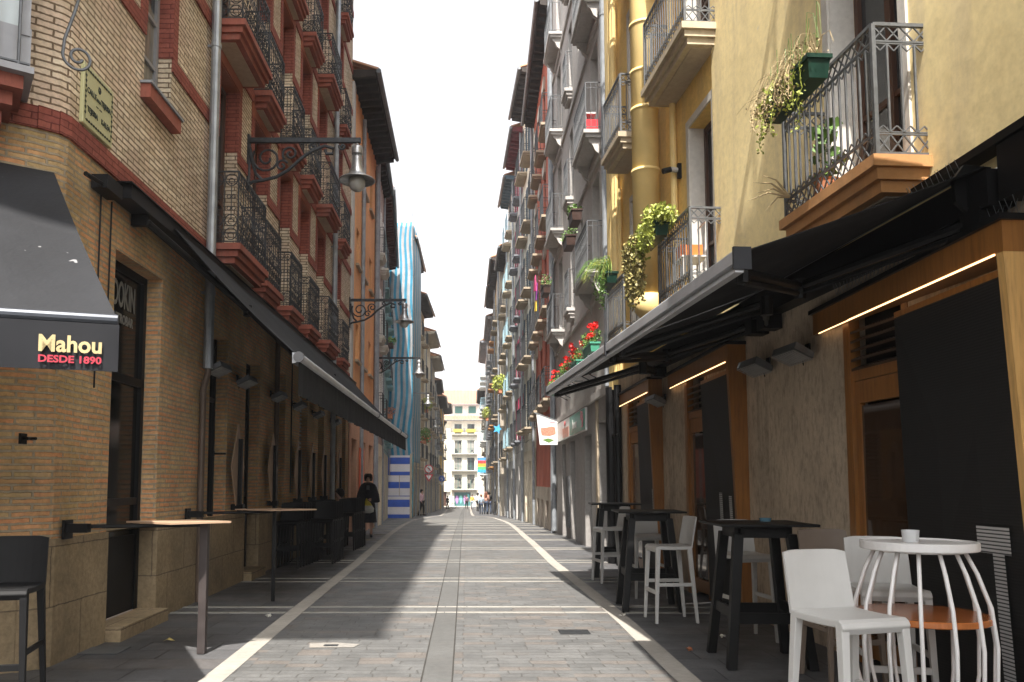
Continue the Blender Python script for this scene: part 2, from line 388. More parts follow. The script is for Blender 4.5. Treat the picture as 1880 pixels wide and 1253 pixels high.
# ------------------------------------------------------------------ facade helpers
def facade(mb, u0, u1, z0, z1, ops, dep=.2, n0=0):
    us = sorted({u0, u1, *[o[0] for o in ops], *[o[1] for o in ops]}); zs = sorted({z0, z1, *[o[2] for o in ops], *[o[3] for o in ops]})
    us = [u for u in us if u0 <= u <= u1]; zs = [z for z in zs if z0 <= z <= z1]
    for a, b in zip(us, us[1:]):
        for c, d in zip(zs, zs[1:]):
            m = ((a+b)/2, (c+d)/2)
            if any(o[0] < m[0] < o[1] and o[2] < m[1] < o[3] for o in ops): continue
            mb.face([(a, n0, c), (b, n0, c), (b, n0, d), (a, n0, d)][::-1])
    for o in ops:
        a, b, c, d = o[:4]; c = max(c, z0); dp = n0-(o[4] if len(o) > 4 else dep)
        mb.face([(a, n0, c), (a, dp, c), (a, dp, d), (a, n0, d)]); mb.face([(b, n0, c), (b, n0, d), (b, dp, d), (b, dp, c)])
        mb.face([(a, n0, d), (a, dp, d), (b, dp, d), (b, n0, d)]); mb.face([(a, n0, c), (b, n0, c), (b, dp, c), (a, dp, c)])
def shell(mb, L, z0, z1, depth=7):
    mb.face([(0, 0, z0), (0, 0, z1), (0, -depth, z1), (0, -depth, z0)][::-1]); mb.face([(L, 0, z0), (L, -depth, z0), (L, -depth, z1), (L, 0, z1)][::-1])
    mb.face([(0, -depth, z0), (0, -depth, z1), (L, -depth, z1), (L, -depth, z0)][::-1]); mb.face([(0, 0, z1), (L, 0, z1), (L, -depth, z1), (0, -depth, z1)][::-1])
CACHE = {}
def win_mesh(w, h, fmat, fr, mull=1, bars=1, key=''):
    k = ('w', round(w, 2), round(h, 2), fmat.name, fr.t, mull, bars)
    if k in CACHE: return CACHE[k]
    f = MB(); t = .055
    f.box(-w/2, w/2, -.03, .02, 0, t); f.box(-w/2, w/2, -.03, .02, h-t, h)
    f.box(-w/2, -w/2+t, -.03, .02, t, h-t); f.box(w/2-t, w/2, -.03, .02, t, h-t)
    if mull: f.box(-.035, .035, -.028, .022, t, h-t)
    for i in range(bars):
        z = h*(i+1)/(bars+1)
        if bars == 1: z = h*.34
        f.box(-w/2+t, w/2-t, -.026, .012, z-.02, z+.02)
    ps = []
    for gm in (GLASSM, GLASSM, GLASS2, GLASS3):
        p = MB(); p.box(-w/2+.02, w/2-.02, -.025, -.015, .02, h-.02); ps.append(p.mesh('pane', gm, fr))
    CACHE[k] = (f.mesh('window_frame', fmat, fr), ps); return CACHE[k]
def window(root, fr, u, z, w, h, fmat, rec=.16, mull=1, bars=1, name='window'):
    a, b = win_mesh(w, h, fmat, fr, mull, bars)
    o = inst(name, a, root, fr.v(u, -rec, z)); inst('pane', WR.choice(b), o); return o
def rail_simple(mb, w, p, h=.95, sp=.11, r=.008, z=0, n=4):
    def bar(a, b, rr=r): mb.tube([a, b], rr, n, False)
    for zz in (z+.06, z+h-.1, z+h):
        R_ = .012 if zz == z+h else .008
        bar((-w/2, 0, zz), (-w/2, p, zz), R_); bar((w/2, 0, zz), (w/2, p, zz), R_); bar((-w/2, p, zz), (w/2, p, zz), R_)
    k = max(2, int(w/sp))
    for i in range(k+1): x = -w/2+w*i/k; bar((x, p, z), (x, p, z+h), .014 if i in (0, k) else r)
    k = max(2, int(p/sp))
    for i in range(k):
        for x in (-w/2, w/2): bar((x, p*i/k, z+.06), (x, p*i/k, z+h))
def rail_net(mb, w, p, h=.95):
    rail_simple(mb, w, p, h, .09, .007)
    k = int(w/.09)
    for i in range(k):
        x = -w/2+w*(i+.5)/k
        for zz in (.16, .5, .8): mb.ring((x, p, zz), .04, .006, 0, 6)
def rail_left(mb, w, p, h=.92):
    """ornate: bars with scroll rings at head and foot, big circles on the sides"""
    def bar(a, b, rr=.007): mb.tube([a, b], rr, 4, False)
    for zz, rr in ((.03, .009), (.14, .006), (h-.13, .006), (h, .013)):
        bar((-w/2, 0, zz), (-w/2, p, zz), rr); bar((w/2, 0, zz), (w/2, p, zz), rr); bar((-w/2, p, zz), (w/2, p, zz), rr)
    k = max(4, int(w/.105))
    for i in range(k+1):
        x = -w/2+w*i/k; e = i in (0, k)
        mb.tube([(x, p, 0), (x, p+.0, .16), (x, p+(0 if e else .045), .33), (x, p, .55), (x, p, h)], .012 if e else .0075, 4, False)
        if i < k:
            c = x+w/k/2
            for zz, rr in ((.085, .042), (.22, .04), (.34, .026), (h-.065, .042), (h-.19, .036), (.52, .02)): mb.ring((c, p+.01, zz), rr, .0065, 0, 8)
    for x in (-w/2, w/2):
        for yy in (.02, p/2): bar((x, yy, 0), (x, yy, h), .008)
        q = p/4-.012
        for yy in (p/4, 3*p/4):
            for zz in (q+.05, 3*q+.07, h-q-.03):
                mb.ring((x, yy, zz), q, .0075, 1, 10); mb.ring((x, yy, zz-q*.2), q*.45, .006, 1, 8, 0, 5)
            bar((x, yy, 4*q), (x, yy, h-2*q), .006)
            for zz in (.45, .6): mb.ring((x, yy-.03, zz), .025, .006, 1, 6); mb.ring((x, yy+.03, zz), .025, .006, 1, 6)
def rail_right(mb, w, p, h=.93):
    """lattice bands at head and foot with flat vertical bars"""
    def bar(a, b, rr=.008): mb.tube([a, b], rr, 4, False)
    segs = [((-w/2, 0), (-w/2, p)), ((-w/2, p), (w/2, p)), ((w/2, p), (w/2, 0))]
    for (a, b) in segs:
        L = math.hypot(b[0]-a[0], b[1]-a[1]); P = lambda s, z: (a[0]+(b[0]-a[0])*s/L, a[1]+(b[1]-a[1])*s/L, z)
        for zz, rr in ((.02, .012), (.155, .008), (.17, .006), (h-.12, .009), (h-.135, .006), (h, .017)): bar(P(0, zz), P(L, zz), rr)
        k = max(2, round(L/.088)); q = L/k
        for i in range(k+1): bar(P(i*q, .17), P(i*q, h-.135), .0095)
        for i in range(k):
            for z0, z1 in ((.025, .15), (h-.115, h-.01)):
                bar(P(i*q, z0), P((i+1)*q, z1), .0065); bar(P(i*q, z1), P((i+1)*q, z0), .0065)
            bar(P(i*q, .17), P((i+.5)*q, .215), .006); bar(P((i+1)*q, .17), P((i+.5)*q, .215), .006)
            bar(P(i*q, h-.135), P((i+.5)*q, h-.185), .006); bar(P((i+1)*q, h-.135), P((i+.5)*q, h-.185), .006)
    for x in (-w/2, w/2): mb.box(x-.014, x+.014, p-.014, p+.014, 0, h)
def slab_steps(mb, w, p, th=.24, steps=3, side=.1):
    """stepped moulding slab; top at z=0, wall at y=0"""
    for i in range(steps):
        f = i/steps; x = w/2-side*f; q = p-.09*f*1.4
        mb.box(-x, x, 0, q, -th*(i+1)/steps, -th*i/steps if i == 0 else -th*i/steps)
def slab_thin(mb, w, p): mb.box(-w/2, w/2, 0, p, -.08, 0); mb.box(-w/2+.05, w/2-.05, 0, p-.06, -.15, -.08)
def slab_console(mb, w, p):
    mb.box(-w/2, w/2, 0, p, -.07, 0); mb.box(-w/2+.04, w/2-.04, 0, p-.04, -.14, -.07)
    for x in (-w/2+.15, w/2-.15):
        pr_ = [(0, -.14), (p-.1, -.14), (p-.12, -.22), (p*.5, -.26), (p*.35, -.38), (p*.1, -.46), (0, -.6)]
        n = len(pr_); mb.add([(x-.05, a, b) for a, b in pr_]+[(x+.05, a, b) for a, b in pr_], [tuple(range(n)), tuple(range(n, 2*n))[::-1]]+[(i, (i+1) % n, n+(i+1) % n, n+i) for i in range(n)])
def balcony(root, fr, u, z, w, p, slab, rail, smat, rmat, rp=None, umat=None):
    k = ('b', slab.__name__, rail.__name__, round(w, 2), round(p, 2), smat.name, rmat.name, fr.t)
    if k not in CACHE:
        a = MB(); slab(a, w, p)
        if umat:
            a.cm = 1; zz = min(v[2] for v in a.v); a.box(-w/2+.14, w/2-.14, .02, p-.16, zz-.012, zz+.02)
        b = MB(); rail(b, w-.08, p-.05); CACHE[k] = (a.mesh('balcony', [smat, umat] if umat else smat, fr), b.mesh('railing', rmat, fr))
    a, b = CACHE[k]; o = inst('balcony', a, root, fr.v(u, 0, z)); inst('railing', b, o); return o
def eave(root, fr, z, ov, L, mat, tilemat=TILE, guard=GUT, sp=.42, rise=.5, u0=0, pipe=True):
    mb = MB()
    mb.box(u0-.05, L+.05, -.3, ov, z+.10, z+.15)
    k = int((L-u0)/sp)
    for i in range(k+1):
        x = u0+(L-u0)*i/k; mb.hexa([(x-.05, -.05, z-.10), (x+.05, -.05, z-.10), (x+.05, ov-.05, z-.02), (x-.05, ov-.05, z-.02)], [(x-.05, -.05, z+.1), (x+.05, -.05, z+.1), (x+.05, ov-.05, z+.1), (x-.05, ov-.05, z+.1)])
    e = mb.build('eaves', mat, root, (0, 0, 0), fr)
    t = MB(); k = int((L-u0+.1)/.22)
    for i in range(k):
        x = u0-.05+.22*i
        t.hexa([(x, ov+.05, z+.16), (x+.2, ov+.05, z+.16), (x+.2, -4, z+.16+1.5), (x, -4, z+1.66)], [(x+.04, ov+.05, z+.24), (x+.16, ov+.05, z+.24), (x+.16, -4, z+1.74), (x+.04, -4, z+1.74)])
    t.build('roof', tilemat, root, (0, 0, 0), fr)
    g = MB(); g.tube([(u0-.1, ov+.06, z+.1), (L+.1, ov+.06, z+.1)], .07, 8); g.build('gutter', guard, root, (0, 0, 0), fr)
def downpipe(root, fr, u, z0, z1, r, mat, n=.09, name='downpipe', joints=3.0):
    g = MB(); g.tube([(u, n, z0), (u, n, z1)], r, 12); z = z0+.9
    while z < z1: g.tube([(u, n, z), (u, n, z+.05)], r+.008, 12); g.box(u-.01, u+.01, 0, n, z+.01, z+.04); z += joints
    return g.build(name, mat, root, (0, 0, 0), fr)
def text_on(root, fr, body, size, mat, u, n, z, name='lettering', bold=.0, sx=1):
    rd = fr.t if fr.flip else (-fr.t[0], -fr.t[1])
    return text_mesh(name, body, size, mat, fr.v(u, n, z), (rd[0], rd[1], 0), (fr.n[0], fr.n[1], 0), root, bold=bold, sx=sx)
# ------------------------------------------------------------------ LEFT: the brick corner building
Lf = Fr(-3.2, 6.2, -3.2, 21.5, 'L'); U = lambda y: y-6.2
br = thing('brick_building', (-3.2, 6.2, 0), 'corner building of tan brick with red painted bands and a row of ornate red balconies', 'building')
FL = [4.35, 7.25, 10.1, 12.95]
BAYS = [(10.35, 1.40, .40), (12.0, 1.0, .28), (13.65, .95, .28), (15.3, 1.0, .28), (17.05, 1.3, .36), (19.3, 1.0, .28)]
ops = []
for z in FL:
    for (yc, w, p) in BAYS: ops.append((U(yc)-.42, U(yc)+.42, z, z+2.5, .2))
    ops.append((U(7.6), U(8.3), z+.95, z+2.5, .17))
GO = [(7.12, 8.24, -.2, 3.52), (9.85, 10.6, .95, 3.3), (11.46, 12.25, -.2, 3.2), (13.3, 14.0, .95, 3.3), (15.2, 15.95, .95, 3.3), (17.1, 17.8, .95, 3.3), (18.9, 19.6, .95, 3.3), (20.4, 21.0, .95, 3.2)]
gops = [(U(a), U(b), c, d, .23) for a, b, c, d in GO]
mb = MB(); facade(mb, 0, Lf.L, 4.2, 15.8, ops)
mb.face([(Lf.L, 0, -1), (Lf.L, -7, -1), (Lf.L, -7, 15.8), (Lf.L, 0, 15.8)]); mb.face([(0, 0, 15.8), (0, -7, 15.8), (Lf.L, -7, 15.8), (Lf.L, 0, 15.8)])
# chamfered corner running back to the side street
CH = [(-3.2, 6.2), (-3.24, 6.12), (-3.36, 6.02), (-5.6, 4.53)]
def wrel(x, y): return (y-6.2, x+3.2)
for (xa, ya), (xb, yb) in zip(CH, CH[1:]):
    ua, na = wrel(xa, ya); ub, nb = wrel(xb, yb); mb.face([(ua, na, 4.2), (ub, nb, 4.2), (ub, nb, 15.8), (ua, na, 15.8)][::-1])
mb.build('wall', BRK, br, (0, 0, 0), Lf)
mb = MB(); facade(mb, 0, Lf.L, .95, 4.2, gops)
for (xa, ya), (xb, yb) in zip(CH, CH[1:]):
    ua, na = wrel(xa, ya); ub, nb = wrel(xb, yb); mb.face([(ua, na, .92), (ub, nb, .92), (ub, nb, 4.2), (ua, na, 4.2)][::-1])
mb.build('lower_wall', BRKL, br, (0, 0, 0), Lf)
mb = MB(); facade(mb, 0, Lf.L, -1, .96, [(a, b, -.02, .96, d) for a, b, c, t, d in gops if c < 0], .19, .025)
mb.face([(0, .025, .96), (0, -.02, .96), (Lf.L, -.02, .96), (Lf.L, .025, .96)])
for (xa, ya), (xb, yb) in zip(CH, CH[1:]):
    ua, na = wrel(xa, ya); ub, nb = wrel(xb, yb); q = .025
    mb.face([(ua, na+q, -1), (ub-q, nb+q, -1), (ub-q, nb+q, .96), (ua, na+q, .96)][::-1]); mb.face([(ua, na+q, .96), (ub-q, nb+q, .96), (ub, nb-.05, .96), (ua, na-.05, .96)])
mb.build('stone_base', DADO, br, (0, 0, 0), Lf)
# red bands, jamb linings and lintel panels
mb = MB(); pn = MB()
for z in FL+[15.55]:
    mb.box(0, Lf.L, 0, .025, z-.2, z-.02)
    for (xa, ya), (xb, yb) in zip(CH, CH[1:]):
        ua, na = wrel(xa, ya); ub, nb = wrel(xb, yb); q = .025
        mb.hexa([(ua, na, z-.2), (ub, nb, z-.2), (ub-q, nb+q, z-.2), (ua, na+q, z-.2)], [(ua, na, z-.02), (ub, nb, z-.02), (ub-q, nb+q, z-.02), (ua, na+q, z-.02)])
for z in FL:
    prev = 0
    edges = [(U(7.6), U(8.3))]+[(U(yc)-.42, U(yc)+.42) for yc, w, p in BAYS]
    for a, b in edges:
        mb.box(prev, a-.13, 0, .02, z+1.48, z+1.64)
        for x0, x1 in ((a-.13, a-.003), (b+.003, b+.13)): mb.box(x0, x1, 0, .02, z+1.48, z+2.5)
        mb.box(a-.004, a+.01, -.19, .02, z+1.62, z+2.49); mb.box(b-.01, b+.004, -.19, .02, z+1.62, z+2.49)
        pn = MB(); pn.box(a-.13, b+.13, 0, .022, z+2.5, z+2.69); pn.box(a, b, -.19, -.0, z+2.485, z+2.499); pn.build('lintel_panel', REDP, br, (0, 0, 0), Lf)
        prev = b+.13
    mb.box(prev, Lf.L, 0, .02, z+1.48, z+1.64)
mb.build('red_brick_trim', BRKR, br, (0, 0, 0), Lf)
for z in FL:
    for (yc, w, p) in BAYS:
        balcony(br, Lf, U(yc), z, w, p, slab_steps, rail_left, SLABR, IRON, umat=UNDER)
        window(br, Lf, U(yc), z, .82, 2.48, WOODD, .19, 1, 1, 'balcony_door')
    window(br, Lf, U(7.95), z+.96, .68, 1.5, GREYFR, .16, 0, 2)
    s_ = MB(); s_.box(-.42, .42, -.1, .10, -.14, 0); s_.cm = 1; s_.box(-.44, .44, -.1, .12, 0, .025); s_.build('window_sill', [SLABR, PIPEG], br, Lf.v(U(7.95), 0, z+.95), Lf)
# ground floor doors and dark windows
for i, (a, b, c, d) in enumerate(GO):
    w = b-a; z0 = max(c, .12 if c < 0 else c); m_ = MB()
    if c < 0: m_.box(-w/2, -w/2+.07, -.03, .03, 0, d-z0); m_.box(w/2-.07, w/2, -.03, .03, 0, d-z0); m_.box(-w/2, w/2, -.03, .03, 2.25, 2.33); m_.box(-w/2, w/2, -.03, .03, d-z0-.07, d-z0)
    else: m_.box(-w/2, -w/2+.05, -.03, .03, 0, d-z0); m_.box(w/2-.05, w/2, -.03, .03, 0, d-z0); m_.box(-.03, .03, -.03, .03, 0, d-z0); m_.box(-w/2, w/2, -.03, .03, 1.5, 1.56)
    if c < 0:
        m_.box(-w/2+.07, w/2-.07, -.015, .01, 0, .75); m_.box(-w/2+.07, w/2-.07, -.015, .02, 1.05, 1.12)
    o = m_.build('door' if c < 0 else 'window', BLACK, br, Lf.v(U((a+b)/2), -.19, z0), Lf)
    p_ = MB(); p_.box(-w/2+.02, w/2-.02, -.02, -.01, .02, d-z0-.02); p_.build('pane', GLASSK, o, (0, 0, 0), Lf)
    if c < 0:
        s_ = MB(); s_.box(-w/2-.0, w/2+.0, -.16, .14, -.2, .0); s_.build('doorstep', DADO, br, Lf.v(U((a+b)/2), 0 if i else .02, z0), Lf)
    if i == 4:
        l = MB(); k = 0
        while k < 2.2: l.box(-w/2, w/2, .03, .07, k, k+.035); k += .08
        l.build('louvre', PIPEG, o, (0, 0, 0), Lf)
text_on(br, Lf, 'ADOKIN', .36, M('dim_white_print', (.2, .195, .18), .6), U(7.72), -.195, 3.22, sx=.44, bold=.006); text_on(br, Lf, 'GASTROBAR', .13, MC['dim_white_print'], U(7.72), -.195, 2.99, sx=.72, bold=.003)
SP = thing('street_name_plate', (-3.2, 6.62, 4.62), 'cream ceramic plate with the street name in black letters on the brick corner', 'street sign')
PLM = M('cream_plate', (.52, .50, .27), .35, 0, .06, 4); INK = M('black_ink', (.03, .04, .035), .5, 0, .1)
m = MB(); m.box(-.27, .27, .0, .035, -.26, .26); bevel(m.build('plate', PLM, SP, (0, 0, 0), Lf), .006)
m = MB()
for zz in (-.215, .215): 
    for i in range(11): m.ring((-.21+i*.042, .038, zz), .014, .0028, 0, 8, e=.6)
    m.tube([(-.235, .037, zz), (.235, .037, zz)], .002, 3, False)
for xx in (-.24, .24):
    m.tube([(xx, .037, -.215), (xx, .037, .215)], .002, 3, False)
    for i in range(8): m.ring((xx, .038, -.16+i*.045), .011, .0025, 0, 6)
m.ring((0, .038, .135), .02, .004, 0, 8, e=1.3); m.box(-.018, .018, .036, .039, .15, .165); m.box(-.012, .012, .036, .039, .11, .14); m.box(-.05, -.01, .036, .039, -.03, -.022); m.box(.01, .05, .036, .039, -.03, -.022); m.build('painted_border', INK, SP, (0, 0, 0), Lf)
for bd, sz, uu, zz, kx in (('CALLE', .068, -.135, .045, .85), ('DE LA', .034, -.01, .035, .8), ('TEJERIA', .068, .125, .045, .8), ('TEJERIA', .068, -.11, -.115, .82), ('KALEA', .068, .13, -.115, .82)): text_on(SP, Lf, bd, sz, INK, uu, .036, zz, bold=.0008, sx=kx)
eave(br, Lf, 15.8, 1.3, Lf.L, EAVED, u0=-1.7)
# side street gallery on the chamfer
Cf = Fr(-5.6, 4.53, -3.36, 6.02, 'L')
cl = Cf.L+.18
o0 = Vector((-5.6+3.2, 4.53-6.2, 0))
g = MB(); zb = 4.36
g.box(.3, cl-.25, .0, .52, zb-.02, zb+.03)
gl = g.build('corner_balcony', GREYFR, br, o0, Cf)
g = MB()
for i, (q, zz) in enumerate(((.45, .02), (.36, .12), (.26, .24), (.15, .36), (.08, .52), (.04, .7))):
    g.box(.36+.06*i, cl-.31-.06*i, 0, q, zb-zz-(.10 if i < 3 else .16), zb-zz)
g.build('corbel', SLABR, gl, (0, 0, 0), Cf)
g = MB(); g.box(.35, cl-.27, .36, .42, zb+.03, zb+.36); g.box(.35, cl-.27, .36, .42, zb+2.2, zb+2.9); g.box(cl-.31, cl-.27, .0, .36, zb+.03, zb+.36); g.box(.35, cl-.27, 0, .42, zb+2.9, zb+3.0)
for u in (.35, .9, 1.45, 2.0, cl-.34): g.box(u, u+.06, .35, .43, zb+.3, zb+2.9)
g.box(cl-.32, cl-.26, 0, .06, zb, zb+2.9)
g.build('gallery_frame', GREYFR, gl, (0, 0, 0), Cf)
g = MB(); g.box(.37, cl-.29, .375, .40, zb+.3, zb+2.25); g.box(cl-.30, cl-.28, .0, .38, zb+.3, zb+2.25); g.build('pane', M('net_curtain_behind_glass', (.5, .55, .55), .25, 0, .1, 1.5), gl, (0, 0, 0), Cf)
g = MB(); u = .35
for zz in (.06, 1.1): g.tube([(.33, .1, zb+zz), (.33, .48, zb+zz), (cl-.28, .48, zb+zz), (cl-.28, .1, zb+zz)], .012, 6)
while u < cl-.25: g.tube([(u, .48, zb), (u, .48, zb+1.1)], .011, 6); u += .155
g.build('railing', IRONL, gl, (0, 0, 0), Cf)
g = MB(); pts = []
for i in range(40):
    a = i/39; th = math.pi*(1.0+2.9*a); r = .11*(1-a*.75); pts.append((cl+.06+r*math.cos(th), .3, zb+.30+r*math.sin(th)))
g.tube([(cl+.22, .3, zb+1.9), (cl+.14, .3, zb+1.2), (cl+.02, .3, zb+.65), (cl-.04, .3, zb+.42)]+pts, .012, 6)
g.build('iron_scroll', IRONL, gl, (0, 0, 0), Cf)
downpipe(br, Lf, U(9.46), 2.75, 15.7, .058, ZINC, .1, joints=3.1); g = MB(); g.tube([(U(9.46), .1, 2.95), (U(9.46), .1, 2.7), (U(9.46), .05, 2.5), (U(9.46), .05, 0)], .038, 10); g.build('downpipe', PIPEB, br, (0, 0, 0), Lf)
downpipe(br, Lf, U(18.4), 0, 15.7, .06, ZINC, .1); 
g = MB(); g.tube([(U(13.15), .05, 0), (U(13.15), .05, 4.1)], .04, 8); g.build('downpipe', PIPEB, br, (0, 0, 0), Lf)
g = MB(); g.tube([(U(6.75), .02, 2.2), (U(6.75), .02, 3.9)], .008, 5); g.tube([(U(6.95), .02, 2.4), (U(6.96), .02, 3.9)], .008, 5); g.tube([(U(14.4), .02, 1.2), (U(14.4), .02, 3.9)], .012, 5); g.build('wall_cable', BLACK, br, (0, 0, 0), Lf)
# unseen house added out of frame, its deep eaves shaped to shade the road
nb = thing('added_shading_house', (-4.45, -1.4, 0), 'unseen plastered house with deep eaves, added beside the side street to shade the road', 'building')
Nf = Fr(-4.45, -1.4, -4.45, 2.6, 'L'); ml = MB(); facade(ml, 0, Nf.L, -.5, 15.8, [(1, 1.9, z, z+2.2) for z in (3.6, 6.6, 9.6, 12.6)]+[(2.6, 3.5, z, z+2.2) for z in (3.6, 6.6, 9.6, 12.6)]); shell(ml, Nf.L, -.5, 15.8)
ml.build('wall', plaster('ochre_plaster', (.42, .33, .2)), nb, (0, 0, 0), Nf); eave(nb, Nf, 15.8, 2.55, Nf.L+1.8, EAVED)
for z in (3.6, 6.6, 9.6, 12.6):
    for u in (1.45, 3.05): window(nb, Nf, u, z, .88, 2.18, WOODD)
# ------------------------------------------------------------------ generic house
def house(name, label, side, xa, ya, xb, yb, hh, floors, bays, wall, bal=None, winw=.85, winh=2.2, fmat=CREAMP, ev=(.5, EAVED), low=None, lowz=3.0, shut=None, trim=None, cat='building', gdoors=2, lowmat=None, pipe=PIPEG, doorm=None, dfull=True, curtain=None):
    fr = Fr(xa, ya, xb, yb, side); zg = gz(ya); root = thing(name, (xa, ya, 0), label, cat)
    us = [fr.L*(i+.5)/bays for i in range(bays)] if isinstance(bays, int) else bays
    ops = [(u-winw/2, u+winw/2, z+(0 if dfull else .8), z+winh) for z in floors for u in us]
    g = []; n = gdoors
    for i in range(n):
        u = fr.L*(i+.5)/n; w = fr.L/n*.27; g.append((u-w, u+w, -3, lowz-.45+zg, .3))
    zt = lowz+zg
    mb = MB(); facade(mb, 0, fr.L, zt, hh, ops); 
    sh_ = MB(); shell(mb, fr.L, -4, hh)
    mb.build('wall', wall, root, (0, 0, 0), fr)
    mb = MB(); facade(mb, 0, fr.L, -4, zt, g, .3, .02); mb.face([(0, .02, zt), (0, -.01, zt), (fr.L, -.01, zt), (fr.L, .02, zt)]); mb.build('ground_floor', lowmat or wall, root, (0, 0, 0), fr)
    for a, b, c, d, e in g:
        m_ = MB(); m_.box(-(b-a)/2, (b-a)/2, -.03, .0, 0, 5); m_.box(-(b-a)/2, (b-a)/2, -.03, .03, 4.2, 4.28); m_.box(-.03, .03, -.0, .03, 0, 5); o = m_.build('door', doorm or random.choice((WOODD, BLACK, GREYD)), root, fr.v((a+b)/2, -.25, d-5), fr)
    for z in floors:
        for i, u in enumerate(us):
            window(root, fr, u, z+(0 if dfull else .8), winw-.02, winh-.02-(0 if dfull else .8), fmat, .15, 1, 1)
            if bal and dfull:
                w, p, sl, rl, sm, rm = bal; balcony(root, fr, u, z, min(w, fr.L/len(us)-.12), p, sl, rl, sm, rm)
            if shut:
                k = ('s', shut.name, round(winw, 2), winh, fr.t)
                if k not in CACHE:
                    s = MB()
                    for x0 in (-winw/2-.42, winw/2+.02):
                        s.box(x0, x0+.4, .0, .035, .05, winh)
                        q = .15
                        while q < winh-.1: s.box(x0+.04, x0+.36, .035, .05, q, q+.035); q += .09
                    CACHE[k] = s.mesh('shutters', shut, fr)
                inst('shutters', CACHE[k], root, fr.v(u, .0, z))
    if trim:
        t = MB()
        for z in floors: t.box(0, fr.L, 0, .05, z-.22, z-.08)
        for z in floors:
            for u in us:
                for x0, x1 in ((u-winw/2-.12, u-winw/2), (u+winw/2, u+winw/2+.12)): t.box(x0, x1, 0, .03, z, z+winh)
                t.box(u-winw/2-.12, u+winw/2+.12, 0, .03, z+winh, z+winh+.14)
        t.build('stone_trim', trim, root, (0, 0, 0), fr)
    m = MB(); zc = floors[0]-.35+zg*.3; k_ = max(4, int(fr.L)); pts = [(fr.L*i/k_, .04, zc-(.05 if i % 2 else 0)) for i in range(k_+1)]; m.tube(pts, .011, 4, False); m.tube([(fr.L*.93, .03, zc), (fr.L*.93, .03, hh-.5)], .01, 4, False); m.build('wall_cable', BLACK, root, (0, 0, 0), fr)
    if ev: eave(root, fr, hh, ev[0], fr.L, ev[1])
    if pipe: downpipe(root, fr, .12, zg, hh, .055, pipe, .1)
    return root, fr
GREYD = M('grey_metal_door', (.10, .105, .11), .5, .2, .2)
ORANGE = plaster('orange_plaster', (.76, .38, .17), (.4, .22, .12), .25)
PINKP = plaster('salmon_plaster', (.62, .36, .24), (.4, .25, .2), .2)
PINKG = plaster('pinkish_grey_plaster', (.40, .31, .28), (.25, .2, .18), .3)
TEAL = plaster('pale_teal_plaster', (.26, .37, .38), (.2, .25, .25), .3)
TEALP = M('teal_paint', (.18, .31, .32), .6, 0, .15)
GREYP = plaster('warm_grey_plaster', (.50, .48, .45), (.2, .18, .16), .3)
CREAM = plaster('cream_plaster', (.74, .65, .50), (.35, .28, .2), .35)
CREAM2 = plaster('pale_cream_plaster', (.82, .77, .65), (.35, .3, .22), .3)
OCHRE = plaster('golden_plaster', (.60, .42, .16), (.4, .28, .15), .3)
WHITEW = plaster('white_plaster', (.72, .70, .65), (.45, .42, .36), .25)
STONE = plaster('weathered_limestone', (.50, .44, .36), (.14, .12, .1), .55, .6)
REDW = plaster('brick_red_plaster', (.46, .12, .07), (.2, .08, .06), .25)
MAROON = M('maroon_eave_timber', (.16, .02, .03), .6, 0, .3, 5)
BLUEE = M('slate_blue_eave_timber', (.08, .15, .20), .6, 0, .3, 5)
GREYE = M('grey_eave_timber', (.17, .18, .2), .6, 0, .3, 5)
CREAME = M('cream_eave_boards', (.5, .46, .38), .7, 0, .2, 5)
BLUESH = M('slate_blue_shutter', (.055, .09, .12), .55, 0, .2, 6)
MAG = M('magenta_paint', (.35, .015, .07), .5, 0, .2)
PBLUE = M('pale_blue_paint', (.26, .40, .46), .5, 0, .15)
CORALB = M('blue_paint', (.10, .26, .42), .5, 0, .15)
BROWNS = M('dark_brown_shutter', (.045, .022, .016), .6, 0, .25, 8)
STSL = plaster('pale_stone_slab', (.40, .33, .24), (.25, .2, .15), .35)
# orange house
o_, ofr = house('orange_house', 'narrow orange plastered house with two grey drainpipes and a deep dark eave', 'L', -3.2, 21.5, -3.22, 27.5, 12.75, [4.1, 6.9, 9.6], [1.5, 3.0, 4.6], ORANGE, None, .7, 1.9, WOODD, (.68, EAVED), lowmat=PINKP, gdoors=3, lowz=3.1, pipe=None, dfull=False)
m_ = MB(); m_.box(0, .32, 0, .06, 3, 12.6); m_.build('pilaster', GREYP, o_, (0, 0, 0), ofr)
downpipe(o_, ofr, 2.2, 0, 12.5, .06, PIPEG, .07); downpipe(o_, ofr, 5.85, 0, 12.5, .06, PIPEG, .07)
for u in (1.5, 3.0, 4.6):
    for z in (4.9, 7.7, 10.4): m_ = MB(); m_.box(-.45, .45, 0, .09, -.07, 0); m_.build('window_sill', STSL, o_, ofr.v(u, 0, z), ofr)
m_ = MB(); m_.box(1.9, 2.9, .04, .07, .9, 2.4); m_.build('orange_panel', M('orange_red_panel', (.6, .12, .05), .6, 0, .1), o_, (0, 0, 0), ofr)
p_, pfr = house('pink_house', 'slim pinkish grey house with small white balconies beside the orange one', 'L', -3.22, 27.5, -3.38, 31.6, 13.0, [3.6, 6.6, 9.6], 2, PINKG, (1.0, .3, slab_steps, rail_simple, CREAMP, IRON), .75, 2.1, WHITEP, (.3, EAVED), shut=WHITEP, gdoors=2, lowmat=CREAM)
t_, tfr = house('teal_house', 'pale teal house with teal balconies next to the striped scaffold sheet', 'L', -3.45, 31.6, -4.3, 43.4, 13.2, [3.3, 6.4, 9.4], 4, TEAL, (1.5, .3, slab_thin, rail_simple, TEALP, IRON), .85, 2.0, TEALP, (.42, M('red_brown_eave_timber', (.11, .035, .025), .7, 0, .3, 5)), gdoors=4, lowmat=STONE, pipe=PIPEG)
